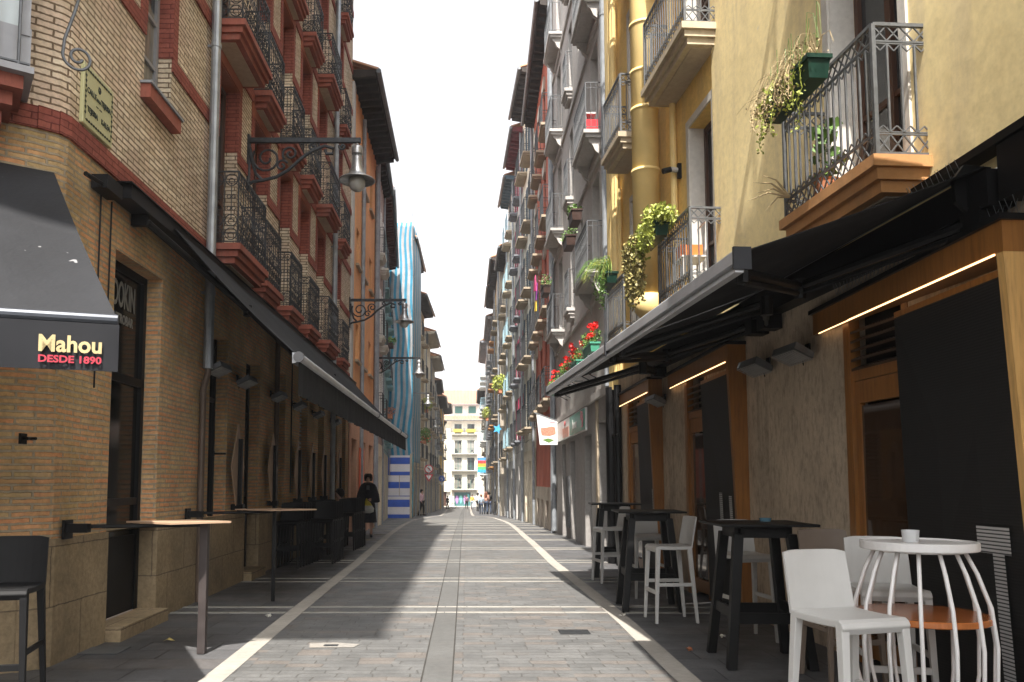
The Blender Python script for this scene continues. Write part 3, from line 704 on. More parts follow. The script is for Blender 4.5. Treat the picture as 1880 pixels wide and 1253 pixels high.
house('scaffolded_house', 'grey house hidden behind the striped scaffold sheet', 'L', -3.5, 44.6, -3.4, 51.8, 15.2, [3.3, 6.3, 9.3, 12.1], 2, GREYP, (1.2, .5, slab_steps, rail_simple, STSL, IRON), .85, 2.1, WOODD, (.6, EAVED), lowmat=STONE)
LL = [
 ('cream_house', 'cream house with potted plants just beyond the scaffold sheet', -3.4, 51.8, -3.15, 58.5, 13.6, [3, 5.9, 8.7, 11.2], 2, CREAM, 'i', WOODD, (.7, EAVED)),
 ('stone_house', 'pale house with white boarded eaves on the left in mid street', -3.1, 58.5, -3.0, 65, 12.4, [2.6, 5.4, 8.1], 2, CREAM2, 'i', WHITEP, (.75, CREAME)),
 ('grey_house', 'weathered grey house with cream eaves further down the left side', -3.0, 65, -2.95, 73, 11.6, [2.6, 5.4, 8.0], 2, STONE, 'i', WOODD, (.8, CREAME)),
 ('white_house', 'white house with a red tiled roof edge on the left', -2.95, 73, -3.1, 83, 10.6, [2.1, 4.8, 7.4], 3, WHITEW, 'i', WOODD, (.6, EAVED)),
 ('beige_house', 'beige house with dark eaves far down the left side', -3.1, 83, -3.2, 95, 10.2, [1.9, 4.6, 7.2], 3, CREAM, 'i', WOODD, (.9, EAVED)),
 ('golden_house', 'golden yellow house near the far left end of the street', -3.0, 95, -3.1, 108, 10.6, [1.6, 4.4, 7.2], 3, OCHRE, 'i', WOODD, (1.1, EAVED)),
 ('tan_house', 'tan house, last on the left before the pale block', -3.5, 108, -4.6, 124, 9.4, [1.2, 4.0, 6.6], 3, CREAM, 'i', WOODD, (.7, EAVED))]
for nm, lb, xa, ya, xb, yb, hh, fl, bays, wl, b, fm, ev in LL:
    house(nm, lb, 'L', xa, ya, xb, yb, hh, fl, bays, wl, (1.5, .42, slab_thin, rail_simple, random.choice((STSL, GREYE)), IRON), .85, 2.0, fm, ev, lowmat=random.choice((STONE, CREAM)), gdoors=3, shut=random.choice((None, BROWNS, None)))
# ------------------------------------------------------------------ RIGHT: yellow building
XR = lambda y: 3.5-.063*y
Rf = Fr(XR(2), 2, XR(14), 14, 'R'); V = lambda y: (y-2)*Rf.L/12
YEL = plaster('yellow_plaster', (.92, .75, .40), (.56, .47, .32), .7, .3, patch=(.62, .58, .50)); YEL2 = plaster('deep_yellow_plaster', (.82, .56, .19), (.5, .36, .2), .6, .3)
BEIGE = plaster('beige_stucco_base', (.56, .455, .34), (.16, .125, .095), .75, .5, mott=.4)
YPIPE = M('yellow_painted_pipe', (.80, .60, .25), .6, 0, .1, 3)
OAK = wood('lit_honey_wood', (.60, .36, .13), .4)  # lighter copy of the portal wood: light on the nearest fin painted in
OAKD = wood('orange_brown_wood', (.27, .115, .028), .35)
WSTONE = plaster('white_window_surround', (.60, .57, .52), (.4, .36, .3), .3)
ye = thing('yellow_building', (XR(2), 2, 0), 'yellow plastered building with iron balconies above the black awnings on the right', 'building')
UD = [(5.5, 6.45), (9.15, 9.95), (11.95, 12.7)]; z1, z2, z3 = 3.6, 6.75, 9.8
ops = [(V(a), V(b), z, z+2.35, .22) for a, b in UD for z in (z1, z2, z3)]+[(V(2.4), V(3.3), z, z+2.35, .22) for z in (z1, z2, z3)]
gd = [(5.6, 6.42), (9.55, 10.28), (12.35, 13.12)]
mb = MB(); facade(mb, V(9.08), Rf.L, 3.28, 14.5, [o for o in ops if o[0] > V(9.08)]); mb.build('deep_yellow_wall', YEL2, ye, (0, 0, 0), Rf)
mb = MB(); facade(mb, 0, V(9.08), 3.28, 14.5, [o for o in ops if o[0] < V(9.08)], .2, .03); mb.face([(V(9.08), .03, 3.28), (V(9.08), 0, 3.28), (V(9.08), 0, 14.5), (V(9.08), .03, 14.5)]); mb.face([(0, 0, 14.5), (Rf.L, 0, 14.5), (Rf.L, -7, 14.5), (0, -7, 14.5)]); mb.face([(0, 0, -1), (0, -7, -1), (0, -7, 14.5), (0, 0, 14.5)])
mb.build('wall', YEL, ye, (0, 0, 0), Rf)
mb = MB(); facade(mb, 0, Rf.L, -1, 3.28, [(V(a), V(b), -.02, 2.8, .22) for a, b in gd]); mb.face([(Rf.L, 0, -1), (Rf.L, -7, -1), (Rf.L, -7, 3), (Rf.L, 0, 3)]); mb.build('stucco_base', BEIGE, ye, (0, 0, 0), Rf)
for a, b in UD+[(2.4, 3.3)]:
    for z in (z1, z2, z3):
        s = MB()
        for x0, x1 in ((V(a)-.09, V(a)), (V(b), V(b)+.09)): s.box(x0, x1, 0, .02, z, z+2.35)
        s.box(V(a)-.09, V(b)+.09, 0, .02, z+2.35, z+2.45)
        s.box(V(a)-.002, V(a)+.012, -.21, .0, z, z+2.34); s.box(V(b)-.012, V(b)+.002, -.21, .0, z, z+2.34)
        s.build('window_surround', WSTONE, ye, Rf.v(0, .03 if a < 9 else 0, 0), Rf)
BLUEC = M('blue_grey_curtain', (.16, .26, .32), .7, 0, .2, 3)
for a, b in UD+[(2.4, 3.3)]:
    for z in (z1, z2, z3):
        w = window(ye, Rf, V((a+b)/2), z, V(b)-V(a)-.03, 2.33, WOODD, .2)
ORSL = plaster('orange_weathered_slab', (.50, .26, .11), (.30, .2, .12), .5, .7)
SLAB = plaster('cream_weathered_slab', (.50, .42, .30), (.22, .17, .12), .5, .6)
BUN = plaster('grey_beige_soffit', (.42, .36, .29), (.3, .25, .2), .3)
balcony(ye, Rf, V(5.92), z1, V(6.62)-V(5.22), .44, slab_steps, rail_right, ORSL, IRONL, umat=BUN)
for yc, w, zz in ((9.5, 1.25, z1), (12.35, 1.1, z1), (9.75, 1.7, z2), (12.4, 1.15, z2), (9.6, 1.5, z3), (12.4, 1.15, z3), (5.9, 1.4, z2)):
    balcony(ye, Rf, V(yc), zz, w, .44, slab_steps, rail_right, SLAB, IRONL, umat=BUN)
# thick yellow duct and its thinner companions
g = MB(); u = V(11.0); g.tube([(u, .27, 3.95), (u, .27, 14.4)], .19, 24)
for z in (5.75, 7.2, 7.9, 6.65, 9.0, 10.5): g.tube([(u, .27, z), (u, .27, z+.045)], .203, 24)
g.tube([(u, .27, 4.0), (u, .27, 3.85), (u, .12, 3.68)], .2, 20); g.build('flue_pipe', YPIPE, ye, (0, 0, 0), Rf, True)
g = MB(); g.tube([(V(10.42), .06, 3.3), (V(10.42), .06, 14.4)], .045, 10); g.tube([(V(13.45), .09, 3.2), (V(13.45), .09, 14.4)], .06, 10); g.box(V(13.75), V(14)-.005, 0, .1, 3, 14.4); g.tube([(V(13.3), .05, 3.2), (V(13.3), .05, 6.4)], .035, 8); g.build('drainpipes', YPIPE, ye, (0, 0, 0), Rf)
g = MB(); g.box(V(10.3)-.025, V(10.3)+.025, 0, .05, 5.42, 5.62); g.cm = 1; g.tube([(V(10.3), .05, 5.53), (V(10.3), .14, 5.54)], .035, 10); g.cm = 0; g.tube([(V(10.3), .14, 5.54), (V(10.3), .25, 5.51)], .038, 10); g.build('security_camera', [BLACK, STOOLW], ye, (0, 0, 0), Rf)
g = MB(); g.tube([(V(13.9), .1, 0), (V(13.9), .1, 3.05)], .09, 10); g.tube([(V(13.55), .07, 0), (V(13.55), .07, 3.05)], .06, 10); g.tube([(V(14), .1, 2.2), (V(13.4), .1, 2.2)], .02, 6); g.build('black_drainpipes', BLACK, ye, (0, 0, 0), Rf)
# wooden portals with ribbed black screens and LED strips
RIB = stripes('ribbed_black_screen', [(0, (.0095, .0095, .0095)), (.5, (.005, .005, .005))], 1, .018, .6, .15)
LED = M('warm_led_strip', (1, .60, .27), .5, 0, .01, 5, 0, .5, 1.3)
def portal(Yn, Yf, Ys, door, pt, pb, lab):
    u0, u1, us = V(Yn), V(Yf), V(Ys)
    root = inst('wooden_portal', None, ye, Rf.v(u0, 0, 0), lab); Lp = u1-u0; fn = lambda u, p: p*(1-(u/Lp))+.03*(u/Lp)
    m = MB(); zl, zt = 2.68, 2.86
    m.hexa([(0, 0, zl), (0, pt, zl), (Lp, .03, zl), (Lp, 0, zl)][::-1], [(0, 0, zt), (0, pt, zt), (Lp, .03, zt), (Lp, 0, zt)][::-1]); m.build('lintel', OAKD, root, (0, 0, 0), Rf)
    m = MB(); m.hexa([(-.02, 0, zt), (-.02, pt+.03, zt), (Lp+.02, .06, zt), (Lp+.02, 0, zt)][::-1], [(-.02, 0, zt+.035), (-.02, pt+.03, zt+.035), (Lp+.02, .06, zt+.035), (Lp+.02, 0, zt+.035)][::-1]); m.build('lintel_cap', BLACK, root, (0, 0, 0), Rf)
    m = MB(); m.hexa([(.07, pt-.006, zl-.006), (.07, pt+.002, zl-.006), (Lp*.96, .036, zl-.006), (Lp*.96, .028, zl-.006)][::-1], [(.07, pt-.006, zl+.004), (.07, pt+.002, zl+.004), (Lp*.96, .036, zl+.004), (Lp*.96, .028, zl+.004)][::-1]); m.build('led_strip', LED, root, (0, 0, 0), Rf)
    m = MB(); m.hexa([(-.0, 0, 0), (.055, 0, 0), (.055, pb, 0), (0, pb, 0)], [(-.0, 0, zl), (.055, 0, zl), (.055, pt, zl), (0, pt, zl)]); m.build('side_fin', OAK if Yn < 5 else OAKD, root, (0, 0, 0), Rf)
    w = us-u0
    a, b, c, d = fn(.056, pt)-.03, fn(w, pt)-.03, fn(.056, pb)-.03, fn(w, pb)-.03
    m = MB(); m.hexa([(.056, c-.02, .03), (.056, c, .03), (w, d, .03), (w, d-.02, .03)], [(.056, a-.02, 2.56), (.056, a, 2.56), (w, b, 2.56), (w, b-.02, 2.56)]); m.build('ribbed_screen', RIB, root, (0, 0, 0), Rf)
    m = MB(); m.box(w-.02, w+.0, 0, d-.02, .03, 2.56); m.hexa([(.056, a-.06, 2.56), (.056, a+.0, 2.56), (w, b, 2.56), (w, b-.04, 2.56)], [(.056, a-.06, 2.6), (.056, a, 2.6), (w, b, 2.6), (w, b-.04, 2.6)]); m.build('screen_edge', OAKD, root, (0, 0, 0), Rf)
    a, b = V(door[0])-u0, V(door[1])-u0; m = MB(); q = -.02
    m.box(a, a+.07, q-.04, q+.03, 0, 2.72); m.box(b-.09, b, q-.04, q+.05, 0, 2.72); m.box(a+.07, b-.09, q-.04, q+.03, 2.2, 2.3); m.box(a+.07, b-.09, q-.03, q+.015, 2.02, 2.195); m.box(a+.07, b-.09, q-.03, q+.015, .05, .2); m.box(b-.15, b-.09, q-.03, q+.015, .2, 2.02)
    dr = m.build('door', OAKD, root, (0, 0, 0), Rf)
    m = MB(); m.box(a+.06, b-.15, q-.01, q, .22, 2.0); m.build('pane', GLASSD, dr, (0, 0, 0), Rf)
    m = MB(); z = 2.31
    while z < 2.68: m.hexa([(a+.07, q-.03, z), (b-.09, q-.03, z), (b-.09, q+.04, z-.03), (a+.07, q+.04, z-.03)], [(a+.07, q-.03, z+.02), (b-.09, q-.03, z+.02), (b-.09, q+.04, z-.01), (a+.07, q+.04, z-.01)]); z += .075
    m.build('louvre', M('dark_bronze', (.07, .045, .03), .5, .2), root, (0, 0, 0), Rf)
    m = MB(); m.box(a, b, -.21, -.16, 0, 2.75); m.build('dark_backing', DARK, root, (0, 0, 0), Rf)
    return root, fn, pt, pb, w
GLASSD = M('door_glass', (.045, .024, .012), .04, 0, .3, 2, 0, 1)
P1 = portal(4.36, 6.9, 5.6, (5.6, 6.42), .24, .11, 'nearest wooden portal with the white letter on its black screen')
P2 = portal(8.4, 10.95, 9.5, (9.55, 10.28), .2, .10, 'middle wooden portal of the bar')
P3 = portal(11.3, 13.85, 12.25, (12.35, 13.12), .2, .10, 'farthest wooden portal of the bar')
# letters on the screens (flat in the plane of each screen)
LETT = stripes('white_printed_letter', [(0, (.55, .55, .54)), (.62, (.05, .05, .05))], 1, .022, .5)
def screen_bar(P, u0, u1, z0, z1):
    root, fn, pt, pb, w = P
    def n(u, z): return (fn(u, pt)*z/2.56+fn(u, pb)*(1-z/2.56))-.03+.004
    m = MB(); m.face([(u0, n(u0, z0), z0), (u1, n(u1, z0), z0), (u1, n(u1, z1), z1), (u0, n(u0, z1), z1)]); return m
for a in ((.21, .50, .98, 1.14), (.27, .37, .0, .985)):
    screen_bar(P1, a[0], a[1], max(.05, a[2]), a[3]).build('printed_letter', LETT, P1[0], (0, 0, 0), Rf)
for P in (P2,):
    for a in ((.2, .29, .5, 1.25), (.5, .6, .5, 1.28)): screen_bar(P, *a).build('printed_letter', LETT, P[0], (0, 0, 0), Rf)
screen_bar(P3, .1, .2, .5, 1.3).build('printed_letter', LETT, P3[0], (0, 0, 0), Rf)
# ------------------------------------------------------------------ grey building
Gf = Fr(XR(14), 14, 2.6, 23.2, 'R'); GG = plaster('grey_render', (.50, .475, .45), (.3, .28, .25), .25, .3); GC = plaster('grey_stone_cladding', (.30, .285, .27), (.13, .12, .11), .35, .2)
W = lambda y: y-14
gr = thing('grey_building', (XR(14), 14, 0), 'grey rendered building with bracketed balconies and shop signs between the yellow and red ones', 'building')
GFL = [5.45, 8.2, 10.95, 13.7]; A_, B_, C_, = 15.75, 19.3, 21.7
ops = []
for z in GFL: ops += [(W(A_)-.45, W(A_)+.45, z, z+2.1, .25), (W(C_)-.42, W(C_)+.42, z, z+2.1, .25), (W(17.75)-.2, W(17.75)+.2, z+.5, z+1.9, .22), (W(B_)-.3, W(B_)+.3, z+.2, z+1.95, .22)]
gg = [(W(14.35), W(15.6), -.5, 2.55, .3), (W(16.55), W(17.5), -.5, 2.4, .35), (W(19.0), W(19.9), -.5, 2.4, .35), (W(20.8), W(21.6), -.5, 2.4, .35)]
mb = MB(); facade(mb, 0, Gf.L, 3.05, 16.6, ops); shell(mb, Gf.L, -2, 16.6); mb.build('wall', GG, gr, (0, 0, 0), Gf)
mb = MB(); facade(mb, 0, Gf.L, -2, 3.05, gg, .3, .02); mb.face([(0, .02, 3.05), (0, -.01, 3.05), (Gf.L, -.01, 3.05), (Gf.L, .02, 3.05)]); mb.build('stone_cladding', GC, gr, (0, 0, 0), Gf)
m = MB()
for z in GFL: m.box(0, Gf.L, 0, .05, z-.42, z-.30)
m.box(0, Gf.L, .02, .09, 3.02, 3.16); m.build('string_courses', GG, gr, (0, 0, 0), Gf)
m = MB(); m.box(W(14.0)+.01, W(14.3), .02, .06, -.2, 3.0); m.box(W(15.62), W(15.8), .02, .06, -.2, 3.0); m.build('pale_jambs', STSL, gr, (0, 0, 0), Gf)
for i, (a, b, c, d, e) in enumerate(gg):
    m = MB(); w = b-a; m.box(-w/2, w/2, -.02, 0, 0, 3.5); m.box(-w/2, -w/2+.06, 0, .04, 0, 3); m.box(w/2-.06, w/2, 0, .04, 0, 3); m.box(-w/2, w/2, 0, .04, 2.1, 2.18); m.box(-.025, .025, 0, .03, 0, 2.1)
    o = m.build('door', GREYD if i != 1 else DARK, gr, Gf.v((a+b)/2, -.28, -.5), Gf)
for z in GFL:
    balcony(gr, Gf, W(A_), z, 1.7, .36, slab_console, rail_net, GG, IRONL); window(gr, Gf, W(A_), z, .88, 2.08, WOODD, .22)
    balcony(gr, Gf, W(C_), z, 1.6, .36, slab_console, rail_net, GG, IRONL); window(gr, Gf, W(C_), z, .82, 2.08, WOODD, .22)
    window(gr, Gf, W(17.75), z+.5, .38, 1.38, WOODD, .2, 0, 1); balcony(gr, Gf, W(B_), z+.15, .72, .2, slab_console if 0 else slab_steps, rail_net, GG, IRONL); window(gr, Gf, W(B_), z+.2, .58, 1.73, WOODD, .2, 1, 1)
m = MB(); m.box(-.3, .3, 0, .03, 0, 1.3)
for i in range(22): m.box(-.27, .27, .03, .045, .04+i*.057, .07+i*.057)
m.build('vent_grille', GREYD, gr, Gf.v(W(20.35), .02, .25), Gf)
downpipe(gr, Gf, .12, 3.1, 16.5, .07, PIPEG); downpipe(gr, Gf, Gf.L-.15, 0, 16.5, .07, PIPEG)
SG = thing("butcher_sign", vadd((XR(14), 14, 0), Gf.v(W(17.0), .03, 2.5)), "long green and white fascia sign with a photo of sliced ham on the grey building", "sign")
GRS = M('green_sign_face', (.02, .28, .20), .35, 0, .1); WHS = M('white_sign_face', (.75, .75, .73), .35, 0, .03); HAM = M('ham_photo_print', (.55, .22, .15), .4, 0, .4, 30)
m = MB(); m.box(0, 5.2, 0, .05, 0, .5); m.build('sign_box', WHS, SG, (0, 0, 0), Gf)
m = MB(); m.box(.02, 2.5, .05, .056, .02, .48); m.build('green_panel', GRS, SG, (0, 0, 0), Gf)
m = MB(); m.box(2.75, 3.9, .05, .057, .03, .28); m.build('ham_picture', HAM, SG, (0, 0, 0), Gf)
for bd, sz, u, z, mt in (('Jamon', .3, 1.6, .24, WHITEP), ('JAN', .16, 3.4, .38, M('sign_red', (.55, .05, .05), .5, 0, .05))): text_on(SG, Gf, bd, sz, mt, u, .058, z, bold=.006)
m = MB(); m.ring((.42, .06, .27), .16, .014, 0, 16, 0, 5); m.tube([(.30, .062, .1), (.40, .062, .3), (.52, .062, .45)], .012, 5); m.build('sign_emblem', PINKF, SG, (0, 0, 0), Gf)
# hanging picture flag
FG = thing('hanging_flag_sign', (2.57, 22.0, 0), 'white hanging shop flag printed with a dish of meat, fixed to the grey building', 'sign')
m = MB(); m.add([(-.64, 0, 3.28), (-.06, 0, 3.08), (-.06, 0, 2.42), (-.55, 0, 2.42), (-.64, .012, 3.28), (-.06, .012, 3.08), (-.06, .012, 2.42), (-.55, .012, 2.42)], [(0, 1, 2, 3), (7, 6, 5, 4), (0, 4, 5, 1), (1, 5, 6, 2), (2, 6, 7, 3), (3, 7, 4, 0)]); m.build('flag', WHS, FG)
m = MB(); m.tube([(-.70, 0, 3.31), (.04, 0, 3.05)], .014, 6); m.build('pole', ZINC, FG)
m = MB(); m.add([(-.53, -.006, 2.88), (-.35, -.006, 2.90), (-.22, -.006, 2.93), (-.12, -.006, 2.90), (-.11, -.006, 2.72), (-.3, -.006, 2.66), (-.50, -.006, 2.69)], [(0, 1, 2, 3, 4, 5, 6)]); m.build('dish_picture', HAM, FG)
m = MB(); m.add([(-.48, -.006, 2.56), (-.32, -.006, 2.6), (-.15, -.006, 2.55), (-.3, -.006, 2.48)], [(0, 1, 2, 3)]); m.build('garnish_picture', GREEN1, FG)
m = MB(); m.box(-.27, -.13, -.006, -.003, 3.02, 3.05); m.build('small_caption', PINKF, FG)
# ------------------------------------------------------------------ the right-hand row
r_, rfr = house('red_house', 'brick red house with brown shutters, a dark eave and cream window heads', 'R', 2.6, 23.2, 2.75, 31.5, 15.9, [3.9, 6.7, 9.5, 12.4], 4, REDW, (1.25, .34, slab_thin, rail_net, STSL, IRON), .62, 2.2, WOODD, (.42, EAVED), lowmat=STONE, lowz=1.3, gdoors=4, doorm=REDW)
for z in (3.9, 6.7, 9.5, 12.4):
    for i in range(4):
        m = MB(); u = rfr.L*(i+.5)/4; m.hexa([(u-.34, 0, z+2.25), (u+.34, 0, z+2.25), (u+.34, .07, z+2.25), (u-.34, .07, z+2.25)], [(u-.5, 0, z+2.6), (u+.5, 0, z+2.6), (u+.5, .07, z+2.6), (u-.5, .07, z+2.6)]); m.build('window_head', CREAMP, r_, (0, 0, 0), rfr)
RL = [
 ('cream_house', 'cream house with slate blue louvred shutters next to the red one', 2.75, 31.5, 2.6, 35.9, 18.2, [3.6, 6.5, 9.3, 12.1, 15.0], 2, CREAM2, (1.5, .5, STSL, IRON), WOODD, (.55, EAVED), BLUESH),
 ('pale_grey_house', 'pale grey house with magenta shutters and a maroon eave', 2.6, 35.9, 2.5, 40.5, 17.7, [3.3, 6.2, 9.1, 12.0, 14.8], 2, GREYP, (1.1, .45, GREYE, IRON), CREAMP, (.5, MAROON), MAG),
 ('ivory_house', 'tall ivory house with pale blue balconies and a slate blue eave', 2.5, 40.5, 2.4, 45, 17.2, [3.2, 6.1, 9.0, 11.9, 14.6], 2, CREAM2, (1.3, .5, STSL, PBLUE), PBLUE, (.5, BLUEE), None),
 ('sand_house', 'sand coloured house with dark eaves and small iron balconies', 2.4, 45, 2.35, 49.8, 14.8, [2.8, 5.8, 8.8, 11.6], 2, CREAM, (1.4, .5, STSL, IRON), WOODD, (.5, EAVED), None),
 ('grey_stone_house', 'grey stone house with a brown raftered eave in the right-hand row', 2.1, 49.8, 2.1, 56.5, 15.5, [2.7, 5.7, 8.7, 11.8], 2, STONE, (1.5, .5, STSL, IRON), WOODD, (.55, EAVED), None),
 ('golden_house', 'golden house with brown balconies in the right-hand row', 2.1, 56.5, 2.1, 63, 15.3, [2.5, 5.5, 8.5, 11.6], 2, OCHRE, (1.6, .55, ORSL, IRON), WOODD, (.6, EAVED), BLUESH),
 ('weathered_house', 'dark weathered house with stacked grey eaves on the right', 2.1, 63, 2.15, 73, 14.5, [2.3, 5.3, 8.3, 11.2], 3, STONE, (1.6, .5, GREYE, IRON), WOODD, (.5, GREYE), BLUESH),
 ('white_house', 'white house with pale blue balconies and a grey eave far down on the right', 1.95, 73, 2.0, 86, 14.3, [2.1, 5.2, 8.3, 11.3], 3, WHITEW, (2.4, .8, WHITEP, PBLUE), BLUESH, (.65, GREYE), None),
 ('striped_roof_house', 'lower house with a rounded dark eave near the far right end', 2.1, 86, 2.2, 100, 11.2, [1.7, 4.7, 7.6], 3, CREAM, (1.8, .5, STSL, IRON), WOODD, (.9, EAVED), None),
 ('plain_house', 'plain pale house, last on the right before the pale block', 2.4, 100, 3.2, 124, 10.5, [1.0, 4.0, 7.0], 4, CREAM2, (1.6, .5, STSL, IRON), WOODD, (.5, EAVED), None)]
HR = []
for nm, lb, xa, ya, xb, yb, hh, fl, bays, wl, b, fm, ev, sh_ in RL:
    HR.append(house(nm, lb, 'R', xa, ya, xb, yb, hh, fl, bays, wl, (b[0], b[1]*.85, slab_thin, rail_simple, b[2], b[3]), .85, 2.15, fm, ev, lowmat=random.choice((STONE, GREYP, CREAM)), gdoors=3, shut=sh_))
# ------------------------------------------------------------------ end block
en = thing('apartment_block', (-1.5, 134, -2.75), 'pale cream apartment block with green windows closing the end of the street', 'building')
Ef = Fr(-9, 134, 8, 134, 'R')
Ef.t = (1, 0); Ef.n = (0, -1); Ef.flip = True
GREENW = M('green_window', (.03, .14, .12), .5, 0, .15); ENDW = plaster('pale_cream_render', (.74, .70, .60), (.6, .55, .48), .15)
cols_ = (-.35, 1.75); ox = 1.5-1.5
rows = [(4.2, 6.6, 1), (7.0, 9.6, 1), (9.95, 12.3, 1), (1.2, 3.9, 1)]
rows = [(2.9, 5.3, 1), (5.9, 8.4, 1), (8.7, 11.1, 1), (11.6, 13.3, 1)]
def EU(px): return (px-857)*134/1462+1.5
wc = [EU(841), EU(864.5)]
ZL = lambda py: 1.4+(885-py)*134/1462+2.75
wz = [(898, 872), (864, 841), (833, 809), (797, 779)]
ops = [(u-.62, u+.62, ZL(a), ZL(b), .3) for u in wc for a, b in wz]+[(EU(834), EU(864), .1, ZL(904), .3), (EU(808)-.2, EU(808)+1.1, .1, ZL(903), .3)]
m = MB(); facade(m, -7, 8, -1, 14.6, ops); m.face([(-7, 0, 14.6), (8, 0, 14.6), (8, -7, 14.6), (-7, -7, 14.6)]); m.build('wall', ENDW, en, (0, 0, 0), Ef)
m = MB(); m.box(EU(816), EU(827), 0, .35, 2.5, 14); m.build('tan_bay', CREAM, en, (0, 0, 0), Ef)
m = MB()
for i in range(60): m.hexa([(-7+i*.25, .9, 14.4), (-6.8+i*.25, .9, 14.4), (-6.8+i*.25, -.9, 15.35), (-7+i*.25, -.9, 15.35)], [(-6.95+i*.25, .9, 14.55), (-6.85+i*.25, .9, 14.55), (-6.85+i*.25, -.9, 15.5), (-6.95+i*.25, -.9, 15.5)])
m.build('lower_roof', TILE, en, (0, 0, 0), Ef)
m = MB(); facade(m, -7, 8, 15.3, 17.2, [(u-.65, u+.65, 15.75, 17.0, .2) for u in (EU(842), EU(867))], .2, -.9); m.build('attic_wall', WHITEW, en, (0, 0, 0), Ef)
m = MB()
for i in range(60): m.hexa([(-7+i*.25, -.2, 17.1), (-6.8+i*.25, -.2, 17.1), (-6.8+i*.25, -5.9, 20.2), (-7+i*.25, -5.9, 20.2)], [(-6.95+i*.25, -.2, 17.25), (-6.85+i*.25, -.2, 17.25), (-6.85+i*.25, -5.9, 20.35), (-6.95+i*.25, -5.9, 20.35)])
m.build('upper_roof', TILE, en, (0, 0, 0), Ef)
m = MB(); m.tube([(-7, -.1, 17.15), (8, -.1, 17.15)], .09, 8); m.tube([(-7, 1, 14.45), (8, 1, 14.45)], .09, 8); m.build('gutters', GUT, en, (0, 0, 0), Ef)
for j, (a, b) in enumerate(wz):
    for u in wc:
        window(en, Ef, u, ZL(a), 1.2, ZL(b)-ZL(a), GREENW, .2)
        if j < 4: balcony(en, Ef, u, ZL(a)-.05, 2.2, .6, slab_steps, rail_simple, CREAMP, IRONL)
for u in (EU(842), EU(867)): m = MB(); m.box(u-.64, u+.64, -1.08, -1.02, 15.76, 16.98); m.build('window', GREENW, en, (0, 0, 0), Ef)
m = MB()
for u in wc: m.box(u-.8, u+.8, .66, .69, ZL(797)+.25, ZL(797)+.75)
m.build('yellow_banners', M('yellow_banner', (.75, .55, .05), .6, 0, .15), en, (0, 0, 0), Ef)
m = MB(); m.box(EU(834), EU(864), -.25, -.2, .1, ZL(904)); o = m.build('shop_shutter', M('teal_shutter', (.05, .16, .17), .6, 0, .2, 1), en, (0, 0, 0), Ef)
for (a, b, c, d, mt) in ((836, 842, 926, 910, (.45, .2, .5)), (843, 849, 925, 909, (.2, .6, .55)), (851, 855, 926, 910, (.6, .3, .6)), (857, 862, 918, 907, (.15, .55, .55))):
    m = MB(); mat_ = M('graffiti_%d' % a, mt, .6, 0, .4, 2.5); uc = (EU(a)+EU(b))/2; m.lathe([(.02, ZL(c)), ((EU(b)-EU(a))*.42, ZL(c)*.6+ZL(d)*.4), ((EU(b)-EU(a))*.5, ZL(c)*.25+ZL(d)*.75), (.1, ZL(d))], (uc, -.19, 0), 10, 1, .05); m.build('graffiti_mark', mat_, o, (0, 0, 0), Ef)
m = MB(); m.box(EU(808)-.2, EU(808)+1.1, -.25, -.2, .1, ZL(903)); m.build('door', WOODD, en, (0, 0, 0), Ef)
m = MB(); m.box(EU(832), EU(866), 0, .25, ZL(902), ZL(902)+.18); m.build('shop_fascia', REDP, en, (0, 0, 0), Ef)
# ------------------------------------------------------------------ awnings
SILV = M('brushed_awning_bar', (.46, .47, .49), .38, .25, .15, 4)
def sag(mb, a0, a1, b0, b1, k=10, sagz=.03, th=.006, nn=6):
    """fabric between wall line a0-a1 and bar line b0-b1 (points)"""
    A = []
    for i in range(k+1):
        for j in range(nn+1):
            s, t = i/k, j/nn; p = Vector(a0).lerp(Vector(a1), s).lerp(Vector(b0).lerp(Vector(b1), s), t)
            p.z -= sagz*math.sin(math.pi*t)*(1+.4*math.sin(i*1.7)); A.append(p)
    n = len(A); w = nn+1; fs = []
    for i in range(k):
        for j in range(nn): a = i*w+j; fs.append((a, a+1, a+w+1, a+w)); fs.append((n+a+w, n+a+w+1, n+a+1, n+a))
    B = [p-Vector((0, 0, th)) for p in A]
    for i in range(k):
        for j in (0, nn): a = i*w+j; fs.append((a, a+w, n+a+w, n+a))
    for j in range(nn):
        for a in (j, k*w+j): fs.append((a, n+a, n+a+1, a+1))
    mb.add(A+B, fs); return mb
def local(fr, org): return lambda u, n, z: vadd(org, fr.v(u, n, z))
# left long awning (frame Lf, origin at the building corner)
la = thing('long_awning', (-3.2, 6.2, 0), 'long dark awning with a hanging valance along the brick building', 'awning')
BZ = 2.66; Y0, Y1 = 8.0, 22.1
m = MB(); m.box(U(6.95), U(21.45), .02, .2, 3.93, 4.06); m.box(U(6.9), U(21.46), .0, .22, 4.06, 4.07); m.build('cassette', BLACK, la, (0, 0, 0), Lf)
m = MB(); sag(m, (U(Y0), .2, 4.0), (U(Y1-.8), .2, 4.0), (U(Y0), 1.47, BZ+.03), (U(Y1), 1.47, BZ+.03), 24, .05); m.build('fabric', TARPG, la, (0, 0, 0), Lf)
m = MB()
for a, b in ((Y0, 15.0), (15.03, 20.0), (20.03, Y1)): m.tube([(U(a), 1.5, BZ), (U(b), 1.5, BZ)], .045, 12); m.box(U(a), U(b), 1.43, 1.47, BZ-.06, BZ+.05)
m.build('front_bar', SILV, la, (0, 0, 0), Lf)
